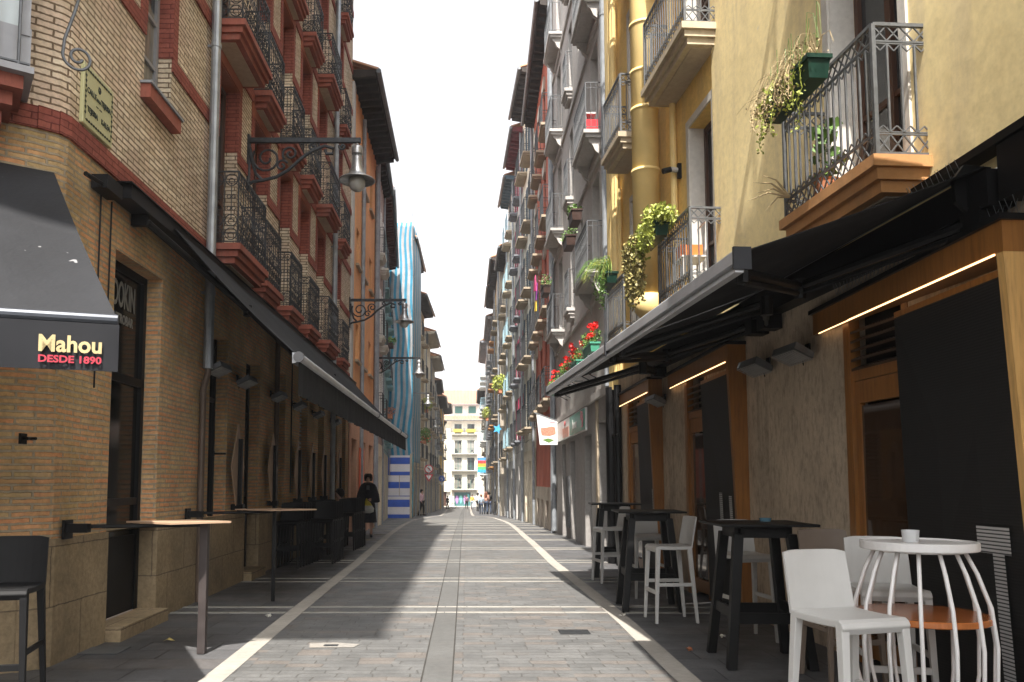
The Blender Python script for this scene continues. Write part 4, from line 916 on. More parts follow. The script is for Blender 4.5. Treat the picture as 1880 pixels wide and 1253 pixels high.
m = MB(); m.tube([(U(Y0)-.03, 1.5, BZ), (U(Y0), 1.5, BZ)], .055, 12); m.tube([(U(Y1), 1.5, BZ), (U(Y1)+.03, 1.5, BZ)], .08, 12); m.tube([(U(15.0), 1.5, BZ), (U(15.03), 1.5, BZ)], .066, 12); m.tube([(U(20.0), 1.5, BZ), (U(20.03), 1.5, BZ)], .066, 12); m.build('end_caps', M('dull_cap_metal', (.12, .12, .125), .5, .2), la, (0, 0, 0), Lf)
def valance(mb, pts_top, h, amp=.02, per=.13):
    A = []
    for i, p in enumerate(pts_top):
        for j in range(5):
            t = j/4; A.append((p[0], p[1]+amp*t*math.sin(i*2*math.pi*.21/per*.25+.6*math.sin(i*.37)), p[2]-h*t+(.006*math.sin(i*.9) if j == 4 else 0)))
    n = len(pts_top); fs = []; N_ = len(A)
    for i in range(n-1):
        for j in range(4): a = i*5+j; fs.append((a, a+5, a+6, a+1))
    mb.add(A, fs); mb.add([(x, y_-.005, z) for x, y_, z in A], [f[::-1] for f in fs]); return mb
k = 110; m = MB(); valance(m, [(U(Y0)+(U(Y1)-U(Y0))*i/k, 1.5, BZ-.03) for i in range(k+1)], .36); m.build('valance', TARPG, la, (0, 0, 0), Lf)
m = MB()
for ya, dy in ((7.4, 1), (13.2, 1), (19.3, -1)):
    sh_, el, bp = (U(ya), .16, 3.86), (U(ya+dy*1.5), .72, 3.33), (U(ya+dy*.9), 1.42, 2.7)
    m = MB(); m.tube([sh_, el], .035, 8); m.tube([el, bp], .03, 8); m.tube([(el[0], el[1], el[2]-.06), (el[0], el[1], el[2]+.06)], .05, 10); m.box(sh_[0]-.03, sh_[0]+.03, .02, .17, 3.82, 3.93)
    m.build('folding_arm', BLACK, la, (0, 0, 0), Lf)
# awning over the chamfered corner
MG = M('bird_spotted_grey_fabric', (.020, .021, .024), .7, 0, .2, 1.2, .1)
_nt = MG.node_tree; _b = _nt.nodes['Principled BSDF']; _c = _b.inputs['Base Color'].links[0].from_socket
_v = coords(_nt, 'pos'); _f = noise(_nt, _v, 9, 2); _r = ramp(_nt, _f, [(.73, 0), (.75, .6)]); _g = ramp(_nt, noise(_nt, _v, 1.6, 2), [(.5, 0), (.58, 1)])
_nt.links.new(mix(_nt, mix(_nt, 1.0, _r, _g, 'MULTIPLY'), _c, (.32, .32, .33)), _b.inputs['Base Color'])
bump(_nt, _b, noise(_nt, coords(_nt, 'pos', (1, 1, .35)), 3.5, 4, .6), .8, .02)
ca = thing('corner_awning', (-3.2, 6.2, 0), 'sloping dark grey awning with gold and red lettering over the building corner', 'awning')
dirv = Vector((-1.61, -.55, 0)).normalized()
def C_pt(p): return tuple(Vector(p)-Vector((-3.2, 6.2, 0)))
R0 = Vector((-2.04, 4.6, 2.34)); T0 = Vector((-3.24, 6.08, 3.82)); wall_d = Vector((-2.24, -1.49, 0)).normalized()
L_ = 2.6
m = MB(); sag(m, C_pt(T0), C_pt(T0+wall_d*L_), C_pt(R0), C_pt(R0+dirv*L_), 10, .03, .008); m.build('fabric', MG, ca)
m = MB(); m.tube([C_pt(R0), C_pt(R0+dirv*L_)], .035, 12); m.build('front_bar', M('dark_blue_grey_bar', (.05, .055, .065), .4, .4, .1), ca)
m = MB(); nrm = Vector((-dirv.y, dirv.x, 0)); nrm = nrm if nrm.y < 0 else -nrm
k = 30; A = []
for i in range(k+1):
    for j in range(5):
        p = R0+dirv*(L_*i/k-.01)+nrm*(.03+.006*math.sin(i*.8)*j/4)+Vector((0, 0, -.03-.275*j/4)); A.append(C_pt(p))
m.add(A, [(i*5+j, i*5+5+j, i*5+6+j, i*5+1+j) for i in range(k) for j in range(4)])
A2 = [tuple(Vector(a)-nrm*.006) for a in A]; m.add(A2, [(i*5+1+j, i*5+6+j, i*5+5+j, i*5+j) for i in range(k) for j in range(4)]); m.build('valance', M('dark_valance_fabric', (.012, .0125, .015), .6, 0, .2, 2), ca)
rd = -dirv
q0 = R0+dirv*.20+nrm*.047+Vector((0, 0, -.165))
text_mesh('lettering', 'Mahou', .132, M('gold_print', (.40, .32, .16), .5, 0, .1), C_pt(q0+dirv*.04), rd, nrm, ca, bold=.0035, sx=.92)
text_mesh('lettering', 'DESDE 1890', .056, M('red_print', (.36, .02, .04), .5, 0, .1), C_pt(q0+dirv*.04+Vector((0, 0, -.085))), rd, nrm, ca, bold=.0015, sx=1.12)
m = MB(); m.box(.36, .66, .02, .16, 3.88, 4.0); m.tube([(.1, .1, 3.9), (.62, .12, 3.93)], .02, 8); m.build('bracket', BLACK, ca, (0, 0, 0), Lf)
# right-hand awnings
def r_awning(Ya, Yb, lab, Yc=None):
    rt = thing('retractable_awning', (XR(2), 2, 0), lab, 'awning'); Yc = Yc or Ya; B = 2.67; P = 1.65
    m = MB(); m.box(V(Yc), V(Yb)+.6, .02, .19, 3.0, 3.22); m.build('cassette', BLACK, rt, (0, 0, 0), Rf)
    m = MB(); sag(m, (V(Ya), .16, 3.26), (V(Yb), .16, 3.26), (V(Ya), P-.02, B+.05), (V(Yb), P-.02, B+.05), 14, .012); m.build('fabric', TARPG, rt, (0, 0, 0), Rf)
    m = MB(); m.box(V(Ya), V(Yb), P-.05, P+.0, B-.045, B+.055); m.box(V(Ya), V(Yb), P, P+.035, B-.02, B+.04); m.tube([(V(Ya), P+.01, B+.045), (V(Yb), P+.01, B+.045)], .022, 8); m.box(V(Ya), V(Yb), P-.02, P+.03, B-.075, B-.055); m.build('front_bar', SILV, rt, (0, 0, 0), Rf)
    for q_ in (V(Ya)-.02, V(Yb)): m = MB(); m.box(q_, q_+.02, P-.06, P+.045, B-.06, B+.07); m.build('end_cap', M('grey_end_cap', (.035, .036, .04), .45, .2, .1), rt, (0, 0, 0), Rf)
    for y0, s_ in ((Ya-.35, 1), (Yb-.1, -1)):
        m = MB()
        if y0 < Ya: y0 = max(Yc, Ya-.45)+.15
        a, e, b = (V(y0), .14, 2.96), (V(Ya+1.25 if s_ == 1 else Yb-1.3), .68, 2.84), (V(Ya+.15 if s_ == 1 else Yb-.2), P-.08, B-.04)
        for p, q in ((a, e), (e, b)): m.tube([p, q], .032, 8); m.tube([(p[0], p[1], p[2]-.055), (q[0], q[1], q[2]-.055)], .02, 6)
        m.tube([(e[0], e[1], e[2]-.1), (e[0], e[1], e[2]+.05)], .05, 10); m.box(a[0]-.08, a[0]+.08, .02, .2, 2.86, 3.02); m.tube([(b[0], b[1], b[2]-.06), (b[0], b[1], b[2]+.03)], .04, 8)
        m.build('folding_arm', BLACK, rt, (0, 0, 0), Rf)
    return rt
ra = r_awning(4.58, 7.68, 'near black retractable awning with a silver front bar on the yellow building', 4.52)
r_awning(7.71, 11.2, 'farther black retractable awning, its bar reaching towards the red geraniums')
m = MB()
m.add([(V(4.72)-.03, a, b) for a, b in ((.03, 3.30), (.2, 3.31), (.27, 3.22), (.26, 3.08), (.18, 3.0), (.08, 2.99), (.03, 3.06))]+[(V(4.72), a, b) for a, b in ((.03, 3.30), (.2, 3.31), (.27, 3.22), (.26, 3.08), (.18, 3.0), (.08, 2.99), (.03, 3.06))], [tuple(range(7)), tuple(range(7, 14))[::-1]]+[(i, (i+1) % 7, 7+(i+1) % 7, 7+i) for i in range(7)])
m.build('cassette_end', BLACKP, ra, (0, 0, 0), Rf)
rdv = (-Rf.t[0], -Rf.t[1], 0); o_ = Rf.v(V(4.72)-.034, .17, 3.07)
text_mesh('maker_mark', 'g', .075, WHITEP, o_, (1, -.06, 0), (0, -1, 0), ra, bold=.004)
# hood profile above, running on towards the camera
m = MB(); m.hexa([(V(2.2), .0, 3.40), (V(8.3), .0, 3.27), (V(8.3), .1, 3.27), (V(2.2), .2, 3.40)], [(V(2.2), .0, 3.47), (V(8.3), .0, 3.31), (V(8.3), .1, 3.31), (V(2.2), .2, 3.46)])
m.box(V(2.2), V(4.5), .0, .14, 3.02, 3.42)
hd = m.build('awning_hood', BLACK, ra, (0, 0, 0), Rf)
m = MB(); random.seed(3)
for i in range(70):
    u = V(4.8)+i*.05; 
    for s_ in (-1, 1): m.tube([(u, .13, 3.28), (u+.02*random.uniform(-1, 1), .13+s_*.05, 3.39)], .0022, 3, False)
m.box(V(4.8), V(8.3), .11, .15, 3.275, 3.28); m.build('bird_spikes', ZINC, ra, (0, 0, 0), Rf)
for P_, un, le in ((P1, .05, .9),):
    m = MB()
    for i in range(40):
        u = .02+i*.05
        for s_ in (-1, 1): m.tube([(u, .12, 2.90), (u+random.uniform(-.01, .01), .12+s_*.04, 3.01)], .002, 3, False)
    m.build('bird_spikes', ZINC, P_[0], (0, 0, 0), Rf)
# ------------------------------------------------------------------ infrared heaters
def heater(pos, fr, lab, grp):
    rt = thing('infrared_heater', pos, lab, 'heater', 0, grp)
    m = MB(); m.hexa([(-.22, .07, -.08), (.22, .07, -.08), (.22, .24, .0), (-.22, .24, .0)], [(-.22, .06, -.03), (.22, .06, -.03), (.22, .22, .06), (-.22, .22, .06)]); m.build('housing', GREYD, rt, (0, 0, 0), fr)
    m = MB()
    for i in range(11): x = -.21+i*.42/10; m.tube([(x, .075, -.092), (x, .24, -.014)], .004, 4, False)
    for t in (0, .33, .66, 1): m.tube([(-.215, .075+.165*t, -.092+.078*t), (.215, .075+.165*t, -.092+.078*t)], .004, 4, False)
    m.hexa([(-.19, .09, -.083), (.19, .09, -.083), (.19, .22, -.02), (-.19, .22, -.02)], [(-.19, .09, -.08), (.19, .09, -.08), (.19, .22, -.017), (-.19, .22, -.017)]); m.build('grille', M('pale_grille', (.32, .32, .31), .4, .3, .1), rt, (0, 0, 0), fr)
    m = MB(); m.tube([(0, 0, .03), (0, .08, .03), (0, .13, .0)], .012, 6); m.box(-.04, .04, 0, .015, -.02, .08); m.tube([(.05, .1, .02), (.1, .03, .06), (.1, 0, -.1)], .006, 5); m.build('bracket', BLACK, rt, (0, 0, 0), fr); return rt
LEFTH = [(9.75, 'nearest heater on the brick wall, beside the grey drainpipe'), (11.0, 'second heater along the brick wall'), (12.9, 'third heater along the brick wall'), (14.5, 'fourth heater along the brick wall'), (16.4, 'fifth heater along the brick wall, by the louvred window'), (18.6, 'sixth heater, farthest along the brick wall')]
for y_, lb in LEFTH: heater((-3.2, y_, 2.80), Lf, 'small grey '+lb, 'infrared heaters on the brick wall')
for y_, lb in ((7.05, 'grey heater with a wire grille nearest the first wooden portal'), (7.85, 'grey heater to the left of a similar one on the beige wall between two portals'), (11.15, 'grey heater between the middle and farthest wooden portals')):
    v_ = Rf.v(V(y_), 0, 2.55); heater((XR(2)+v_[0], 2+v_[1], 2.55), Rf, lb, 'infrared heaters on the beige wall')
# ------------------------------------------------------------------ wall tables on the left
TTOP = M('reddish_brown_table_board', (.40, .27, .18), .45, 0, .1, 3)
POST = M('brown_steel_post', (.065, .054, .052), .5, .3, .2, 5)
def wall_table(corners, leg, brk, lab, pw=.032, pm=None):
    rt = thing('wall_hinged_table', (leg[0], leg[1], 0), lab, 'table'); rel = lambda p: (p[0]-leg[0], p[1]-leg[1])
    m = MB(); c = [rel(p) for p in corners]; m.hexa([(x, y_, 1.065) for x, y_ in c], [(x, y_, 1.08) for x, y_ in c]); m.build('tabletop', TTOP, rt)
    m = MB(); m.box(-pw, pw, -pw, pw, 0, 1.06); bevel(m.build('leg', pm or POST, rt))
    b = rel(brk); m = MB(); m.tube([(b[0]+.02, b[1], 1.045), (0, 0, 1.045)], .016, 6); m.box(b[0], b[0]+.18, b[1]-.035, b[1]+.035, 1.0, 1.07); m.box(b[0], b[0]+.02, b[1]-.07, b[1]+.07, .95, 1.1); m.build('wall_arm', BLACK, rt)
wall_table([(-2.79, 6.57), (-2.32, 6.28), (-1.93, 6.57), (-2.35, 6.88)], (-2.17, 6.65), (-3.17, 6.35), 'square brown tabletop set cornerwise on one steel leg, in the sun by the corner')
wall_table([(-2.75, 9.5), (-2.25, 9.2), (-1.78, 9.5), (-2.25, 9.8)], (-2.28, 9.5), (-3.17, 9.08), 'dark tabletop on one thin leg in the shade under the long awning', .02, BLACK)
def folded(y_, lab):
    rt = thing('folded_wall_table', (-3.17, y_, 1.6), lab, 'table', 0, 'tabletops folded up against the brick wall'); s_ = .42
    m = MB(); m.add([(.06, 0, -.62), (.06, s_*.72, 0), (.06, 0, .58), (.06, -s_*.72, 0), (.075, 0, -.62), (.075, s_*.72, 0), (.075, 0, .58), (.075, -s_*.72, 0)], [(3, 2, 1, 0), (4, 5, 6, 7), (0, 1, 5, 4), (1, 2, 6, 5), (2, 3, 7, 6), (3, 0, 4, 7)]); m.build('tabletop', TTOP, rt)
    m = MB(); m.box(.08, .13, -.03, .03, -.62, .38); m.build('leg', BLACK, rt); m = MB(); m.box(0, .16, -.05, .05, -.58, -.50); m.build('wall_arm', BLACK, rt)
for y_, lb in ((10.8, 'nearest'), (12.75, 'second'), (14.65, 'third'), (16.0, 'fourth'), (17.3, 'fifth'), (19.4, 'farthest')): folded(y_, 'diamond shaped tabletop folded flat on the brick wall, %s of the row' % lb)
hk = thing('wall_hook', (-3.2, 6.0, 1.75), 'small dark iron hook on the bare corner brickwork', 'hook'); hk.location = (-3.32, 5.93, 1.72); m = MB(); m.tube([(0, 0, 0), (.12, -.02, 0)], .012, 6); m.box(0, .02, -.04, .04, -.04, .04); m.tube([(.07, -.05, 0), (.07, .03, 0)], .012, 6); m.build('hook', BLACK, hk)
sc_ = thing('wall_sconce_bracket', (-3.17, 9.95, 1.75), 'short dark peg on the brick pier behind the second table', 'hook'); m = MB(); m.tube([(0, 0, 0), (.16, 0, 0)], .012, 6); m.box(0, .015, -.02, .02, -.03, .03); m.build('peg', BLACK, sc_)
# ------------------------------------------------------------------ stools, tables
def bar_stool(name, mat, lab, cat='bar stool', group=None):
    """faces -Y; back panel on +Y side"""
    rt = thing(name, (0, 0, 0), lab, cat, 0, group); w, d, h = .38, .36, .76
    m = MB(); n = 10; pts = []
    for i in range(n+1):   # waterfall front edge
        t = i/n; y_ = d/2-.0-t*(d-.02); z = h-.006*math.sin(math.pi*t); 
        pts.append((y_, z))
    pts += [(-d/2+.0, h-.012), (-d/2-.012, h-.035)]
    A = [(x, a, b) for a, b in pts for x in (-w/2, w/2)]; B = [(x, a+(.02 if i >= 2*len(pts)-4 else 0), b-.035) for i, (x, a, b) in enumerate(A)]
    nn = len(A); f = []
    for i in range(len(pts)-1): f += [(2*i, 2*i+1, 2*i+3, 2*i+2), (nn+2*i+2, nn+2*i+3, nn+2*i+1, nn+2*i), (2*i, 2*i+2, nn+2*i+2, nn+2*i), (2*i+3, 2*i+1, nn+2*i+1, nn+2*i+3)]
    f += [(0, nn, nn+1, 1), (nn-2, nn-1, 2*nn-1, 2*nn-2)]
    m.add(A+B, f); bevel(m.build('seat', mat, rt), .006)
    m = MB(); k = 8; A = []; 
    for j in range(7):
        t = j/6; z = h-.02+t*.31; y_ = d/2-.01+t*.055; ww = w/2*(1-.03*t)
        for i in range(k+1): s_ = -1+2*i/k; A.append((ww*s_, y_+.022*(1-s_*s_)*1.0, z-(.012*abs(s_)**6 if j == 6 else 0)))
    B = [(a, b+.016, c) for a, b, c in A]; nn = len(A); f = []
    for j in range(6):
        for i in range(k): a = j*(k+1)+i; f += [(a, a+1, a+k+2, a+k+1), (nn+a+k+1, nn+a+k+2, nn+a+1, nn+a)]
        for a in (j*(k+1), j*(k+1)+k): f.append((a, a+k+1, nn+a+k+1, nn+a))
    for i in range(k): f.append((6*(k+1)+i, 6*(k+1)+i+1, nn+6*(k+1)+i+1, nn+6*(k+1)+i)); f.append((i, nn+i, nn+i+1, i+1))
    m.add(A+B, f); m.build('backrest', mat, rt, smooth=False)
    for sx in (-1, 1):
        for sy in (-1, 1):
            m = MB(); x0, y0 = sx*(w/2-.022), sy*(d/2-.02); x1, y1 = x0+sx*.025, y0+sy*(.035 if sy < 0 else .06); a, b = .022, .014
            m.hexa([(x1-b, y1-b, 0), (x1+b, y1-b, 0), (x1+b, y1+b, 0), (x1-b, y1+b, 0)], [(x0-a, y0-a, h-.02), (x0+a, y0-a, h-.02), (x0+a, y0+a, h-.02), (x0-a, y0+a, h-.02)]); bevel(m.build('leg', mat, rt), .004)
    m = MB(); q = .30; X_, Y_ = w/2-.006, d/2+.0; m.box(-X_, X_, -Y_-.015, -Y_+.005, q-.02, q+.02)
    for sx in (-1, 1): m.box(sx*X_-.009, sx*X_+.009, -Y_+.01, Y_+.015, q+.06, q+.095)
    bevel(m.build('footrest', mat, rt), .003); return rt
st = bar_stool('bar_stool', STOOLW, 'light grey plastic bar stool in front of the white barrel table, nearest the camera', group='plastic bar stools outside the bar'); st.location = (1.86, 3.95, 0); st.rotation_euler = (0, 0, R(15))
def more(src, loc, deg, lab, mat=None):
    c = copy_tree(src, loc, R(deg), lab)
    if mat:
        for k_ in kids(c):
            me = k_.data.copy(); me.materials.clear(); me.materials.append(mat); k_.data = me
    return c
more(st, (2.58, 4.95, 0), -12, 'light grey bar stool just behind the barrel table, partly hidden by its ribs')
more(st, (2.66, 5.75, 0), 4, 'taupe bar stool farthest back between the beige wall and the barrel table', STOOLT)
more(st, (2.5, 7.25, 0), 6, 'light grey bar stool seen through the legs of the nearest black table')
more(st, (2.06, 8.22, 0), -86, 'light grey bar stool standing side-on in front of the middle black table')
more(st, (2.22, 9.9, 0), 2, 'light grey bar stool behind the middle black table')
more(st, (2.02, 11.35, 0), -80, 'light grey bar stool side-on at the farthest black table')
bs = more(st, (-2.86, 4.98, 0), 196, 'black plastic bar stool at the bottom left beside the stone base', BLACKP)
bs['group'] = 'black plastic bar stools'; bs.rotation_euler = (0, 0, R(12))
def chair_stack(x, y_, n, dy, deg, where):
    for i in range(n):
        lab = '%s black bar stool nested in the %s' % (('frontmost', 'second', 'third', 'fourth', 'fifth')[i] if i < n-1 else 'rearmost', where)
        c = copy_tree(bs, (x+.012*i, y_+dy*i, .0), R(deg), lab); c['group'] = 'black plastic bar stools'
chair_stack(-2.92, 13.2, 5, .17, 0, 'nearest row of stools along the brick wall')
chair_stack(-2.48, 13.9, 4, .17, 0, 'row of stools standing out from the nearest row')
chair_stack(-2.86, 15.6, 5, .17, 180, 'middle row of stools by the wall')
chair_stack(-2.50, 16.6, 6, .18, 0, 'farthest row of stools before the walking woman')
def bar_table(name, lab):
    rt = thing(name, (0, 0, 0), lab, 'bar table', 0, 'tall black bar tables'); m = MB(); m.box(-.365, .365, -.365, .365, 1.06, 1.08); bevel(m.build('tabletop', BLACKT, rt), .004)
    for sx in (-1, 1):
        for sy in (-1, 1):
            m = MB(); a, b = .036, .034; x0, y0, x1, y1 = sx*.20, sy*.20, sx*.30, sy*.30
            m.hexa([(x1-b, y1-b, 0), (x1+b, y1-b, 0), (x1+b, y1+b, 0), (x1-b, y1+b, 0)], [(x0-a, y0-a, 1.0), (x0+a, y0-a, 1.0), (x0+a, y0+a, 1.0), (x0-a, y0+a, 1.0)]); bevel(m.build('leg', BLACKT, rt), .003)
    m = MB()
    for s_ in (-1, 1): m.box(-.18, .18, s_*.205-.014, s_*.205+.014, .97, 1.06); m.box(s_*.205-.014, s_*.205+.014, -.18, .18, .97, 1.06)
    m.build('apron', BLACKT, rt)
    m = MB()
    for s_ in (-1, 1): m.box(-.24, .24, s_*.262-.014, s_*.262+.014, .33, .41); m.box(s_*.262-.014, s_*.262+.014, -.235, .235, .36, .44)
    m.build('stretcher', BLACKT, rt); return rt
BLACKT = M('worn_black_wood', (.004, .004, .004), .5, 0, .5, 14, .1, .2)
bt = bar_table('bar_table', 'nearest tall black bar table with splayed legs'); bt.location = (2.30, 6.38, 0); bt.rotation_euler = (0, 0, R(-3))
copy_tree(bt, (2.03, 9.0, 0), R(-4), 'middle tall black bar table with stools around it'); copy_tree(bt, (2.22, 12.05, 0), R(-5), 'farthest tall black bar table near the grey building')
ash = thing('ashtray', (2.42, 6.5, 1.08), 'small bluish glass ashtray on the nearest black table', 'ashtray'); m = MB(); m.lathe([(.0, 0), (.04, 0), (.05, .028), (.042, .028), (.034, .008), (0, .008)], n=16); m.build('bowl', M('blue_glass', (.1, .2, .26), .1, 0, .1), ash)
# barrel table
bb = thing('barrel_table', (2.46, 4.38, 0), 'white barrel shaped table of bent metal ribs with an orange shelf inside', 'table')
WM = M('white_metal', (.68, .67, .66), .4, .0, .05, 5)
m = MB(); m.lathe([(0, 1.035), (.285, 1.035), (.288, 1.04), (.288, 1.075), (.284, 1.08), (.272, 1.08), (.268, 1.072), (0, 1.072)], n=48); m.build('tabletop', WM, bb, smooth=False)
m = MB(); prof = [(0.0, .21), (.15, .285), (.35, .335), (.55, .345), (.75, .325), (.92, .27), (1.04, .215)]
for i in range(14):
    a = 2*math.pi*(i+.35)/14
    m2 = MB(); m2.tube([(r*math.cos(a), r*math.sin(a), z) for z, r in prof], .0105, 8); m2.build('rib', WM, bb, smooth=True)
m = MB(); m.ring((0, 0, 1.03), .215, .01, 2, 32); m.ring((0, 0, .02), .21, .01, 2, 32); m.build('rings', WM, bb)
m = MB(); m.lathe([(0, .66), (.325, .66), (.33, .665), (.33, .69), (.325, .695), (0, .695)], n=40); m.build('shelf', wood('orange_shelf_wood', (.36, .115, .03), .2), bb)
m = MB(); m.lathe([(0, .2), (.285, .2), (.285, .23), (0, .23)], n=32); m.build('shelf', MC['orange_shelf_wood'], bb)
gl_ = thing('drinking_glass', (2.42, 4.38, 1.073), 'short clear ribbed glass on the white barrel table', 'glass'); 
GL = bpy.data.materials.new('clear_glass'); GL.use_nodes = True; b_ = GL.node_tree.nodes['Principled BSDF']; b_.inputs['Base Color'].default_value = (.92, .94, .95, 1); b_.inputs['Roughness'].default_value = .25; b_.inputs['Transmission Weight'].default_value = .45
m = MB(); m.lathe([(0, 0), (.038, 0), (.045, .065), (.042, .065), (.035, .006), (0, .006)], n=28); m.build('glass', GL, gl_, smooth=False)
# ------------------------------------------------------------------ street lamps
def lamp(x, y_, z, arm, lab, simple=False):
    rt = thing('wall_street_lamp', (x, y_, z), lab, 'street lamp', 0, 'street lamps on wall brackets'); L = arm
    m = MB(); m.box(0, L+.03, -.028, .028, -.034, .034); m.box(-.02, .03, -.05, .05, -.75*(.2 if simple else 1), .08); m.build('arm', IRON, rt)
    if not simple:
        m = MB(); T = lambda pts, r=.016: m.tube(pts, r*1.45, 6)
        T([(.02, 0, -.66)]+[(.02+.06+.0, 0, -.62)]+[(.22, 0, -.60), (.42, 0, -.55), (.6, 0, -.44), (.78, 0, -.27), (.95, 0, -.15), (1.12, 0, -.08), (1.25, 0, -.12), (1.24, 0, -.2), (1.15, 0, -.2), (1.13, 0, -.14)], .018)
        T([(.03, 0, -.1), (.06, 0, -.3), (.12, 0, -.5), (.22, 0, -.6)], .016)
        def sp(cx, cz, r0, a0, turns, s_=1): T([(cx+r0*(1-t*.8)*math.cos(a0+s_*turns*6.283*t), 0, cz+r0*(1-t*.8)*math.sin(a0+s_*turns*6.283*t)) for t in [i/22 for i in range(23)]], .012)
        sp(.28, -.27, .22, 2.6, 1.6); sp(.62, -.2, .12, 3.9, 1.4, -1); sp(.95, -.10, .06, 1.2, 1.2); sp(.5, -.38, .09, .5, 1.2); sp(1.38, -.09, .05, 2.8, 1.2)
        m.build('scrollwork', IRON, rt)
    k = .9 if not simple else .9
    m = MB(); m.tube([(L-.02, 0, 0), (L-.02, 0, -.1)], .015, 6); m.lathe([(.02, -.06), (.075, -.1), (.085, -.14), (.08, -.20), (.082, -.21), (.06, -.215)], (L-.02, 0, 0), 20)
    m.lathe([(.065, -.21), (.072, -.30), (.085, -.40), (.12, -.50), (.15, -.55), (.25, -.585), (.265, -.60), (.262, -.61), (.24, -.60), (.13, -.575), (.1, -.57)], (L-.02, 0, 0), 28); m.build('lamp_shade', M('galvanised_lamp_metal', (.34, .34, .34), .35, .7, .3, 12), rt, smooth=True)
    m = MB(); m.lathe([(.11, -.57), (.122, -.62), (.12, -.67), (.1, -.72), (.06, -.755), (0, -.765)], (L-.02, 0, 0), 24); m.build('globe', M('frosted_globe', (.42, .41, .38), .25, 0, .05), rt, smooth=True)
lamp(-3.2, 11.3, 6.38, 1.62, 'nearest scrolled iron street lamp, on the brick building'); lamp(-3.2, 21.4, 6.34, 1.52, 'second iron street lamp, at the edge of the orange house')
lamp(-3.62, 29.6, 6.03, 1.85, 'third iron street lamp, in front of the striped sheet'); lamp(-3.0, 44.4, 6.35, .85, 'short armed street lamp just past the striped sheet', True)
lamp(-3.1, 58.5, 6.0, .8, 'fourth scrolled street lamp beyond the scaffold', True); lamp(-3.0, 70, 5.6, .9, 'small distant street lamp on the left row', True); lamp(-3.0, 80, 5.2, .9, 'farthest street lamp visible on the left row', True)
# ------------------------------------------------------------------ scaffold sheet and hoarding
sf = thing('scaffold_sheet', (-4.4, 43.7, 0), 'tall blue and white striped sheet hanging over the scaffold', 'sheet')
TS = stripes('blue_white_striped_sheet', [(0, (.02, .20, .32)), (.45, (.30, .31, .32))], 0, .29, .7)
m = MB(); nx, nz = 44, 50; A = []
for j in range(nz+1):
    z = 2.5+13.4*j/nz; left = -.32*math.exp(-((z-7)/5)**2)-.1*math.sin(z*.6)
    for i in range(nx+1):
        s_ = i/nx
        if s_ < .5: t = s_/.5; x, y_ = (0+left)*(1-t)+1.38*t, 0
        else: t = (s_-.5)/.5; x, y_ = 1.38+.14*math.sin(t*2.5), t*6.5
        q = .07*math.sin(s_*31+z*.35+.8*math.sin(z*.9))+.06*math.sin(z*1.1+s_*6)
        A.append((x, y_-q*(1 if s_ < .5 else .3), z))
m.add(A, [(j*(nx+1)+i, j*(nx+1)+i+1, (j+1)*(nx+1)+i+1, (j+1)*(nx+1)+i) for j in range(nz) for i in range(nx)])
o = m.build('sheet', TS, sf, smooth=True); me = o.data; uvl = me.uv_layers['uv'].data
for p in me.polygons:
    for li in p.loop_indices:
        vi = me.loops[li].vertex_index; i = vi % (nx+1); j = vi//(nx+1); z = 2.5+13.4*j/nz
        uvl[li].uv = (i/nx*3.1+.10*math.sin(z*.55)+.05*math.sin(z*1.7+1), z)
sd = o.modifiers.new('solid', 'SOLIDIFY'); sd.thickness = .01
m = MB()
for x, y_ in ((.05, .15), (1.35, .15), (1.4, 3.2), (1.45, 6.4)): m.tube([(x, y_, -.7), (x, y_, 16.6)], .03, 8)
for z in range(3, 17, 2): m.tube([(0, .15, z), (1.4, .15, z)], .025, 6); m.tube([(1.4, .15, z), (1.45, 6.4, z)], .025, 6); m.box(.1, 1.3, .2, 6.4, z-.06, z-.02)
m.build('scaffold_frame', ZINC, sf)
m = MB(); nn = 14; A = []
for j in range(nn+1):
    z = -.5+3.3*j/nn
    for i in range(7): A.append((1.36+.1*math.sin(i*.9+z)+.12*math.exp(-((z-.8)/.6)**2)*(i/6), .0+i*.06-.1, z))
m.add(A, [(j*7+i, j*7+i+1, (j+1)*7+i+1, (j+1)*7+i) for j in range(nn) for i in range(6)]); m.build('blue_netting', M('turquoise_netting', (.06, .30, .40), .8, 0, .3, 4), sf, smooth=True)
hb = thing('site_hoarding', (-4.6, 43.45, gz(43.5)), 'blue and white banded wooden hoarding at the foot of the scaffold', 'hoarding')
BW = M('hoarding_white', (.62, .60, .62), .6, 0, .08, 2); BB = M('hoarding_blue', (.025, .085, .42), .55, 0, .15, 3)
W_ = 1.5; bands = [(.0, .14, 1), (.14, .42, 0), (.42, .70, 1), (.70, .82, 0), (.82, .85, 1), (.85, 1.13, 0), (1.13, 1.37, 1), (1.37, 1.62, 0), (1.62, 1.76, 1), (1.76, 2.05, 0), (2.05, 2.3, 1), (2.3, 2.38, 0)]
H_ = 3.4/2.38; x0 = 0
m = MB(); mw = MB()
for a, b, c in bands:
    a, b = a*H_, b*H_; X0 = .0 if a < 1.62*H_ else .42
    (m if c else mw).box(X0+.0, W_, 0, .05, a+.002, b-.002)
m.box(.0, .38, 0, .05, 1.62*H_, 2.3*H_); m.build('blue_boards', BB, hb); mw.build('white_boards', BW, hb)
m = MB()
for x in (.3, .92): m.box(x, x+.03, -.012, 0, .83*H_, 1.62*H_)
m.box(-.04, .0, -.01, .08, 0, 1.62*H_); m.box(W_, W_+.12, -.02, .2, 0, 3.5); m.box(.385, .415, -.01, .06, 1.62*H_, 2.38*H_); m.box(0, W_, -.004, 0, 1.615*H_, 1.625*H_); m.build('battens', STSL, hb)
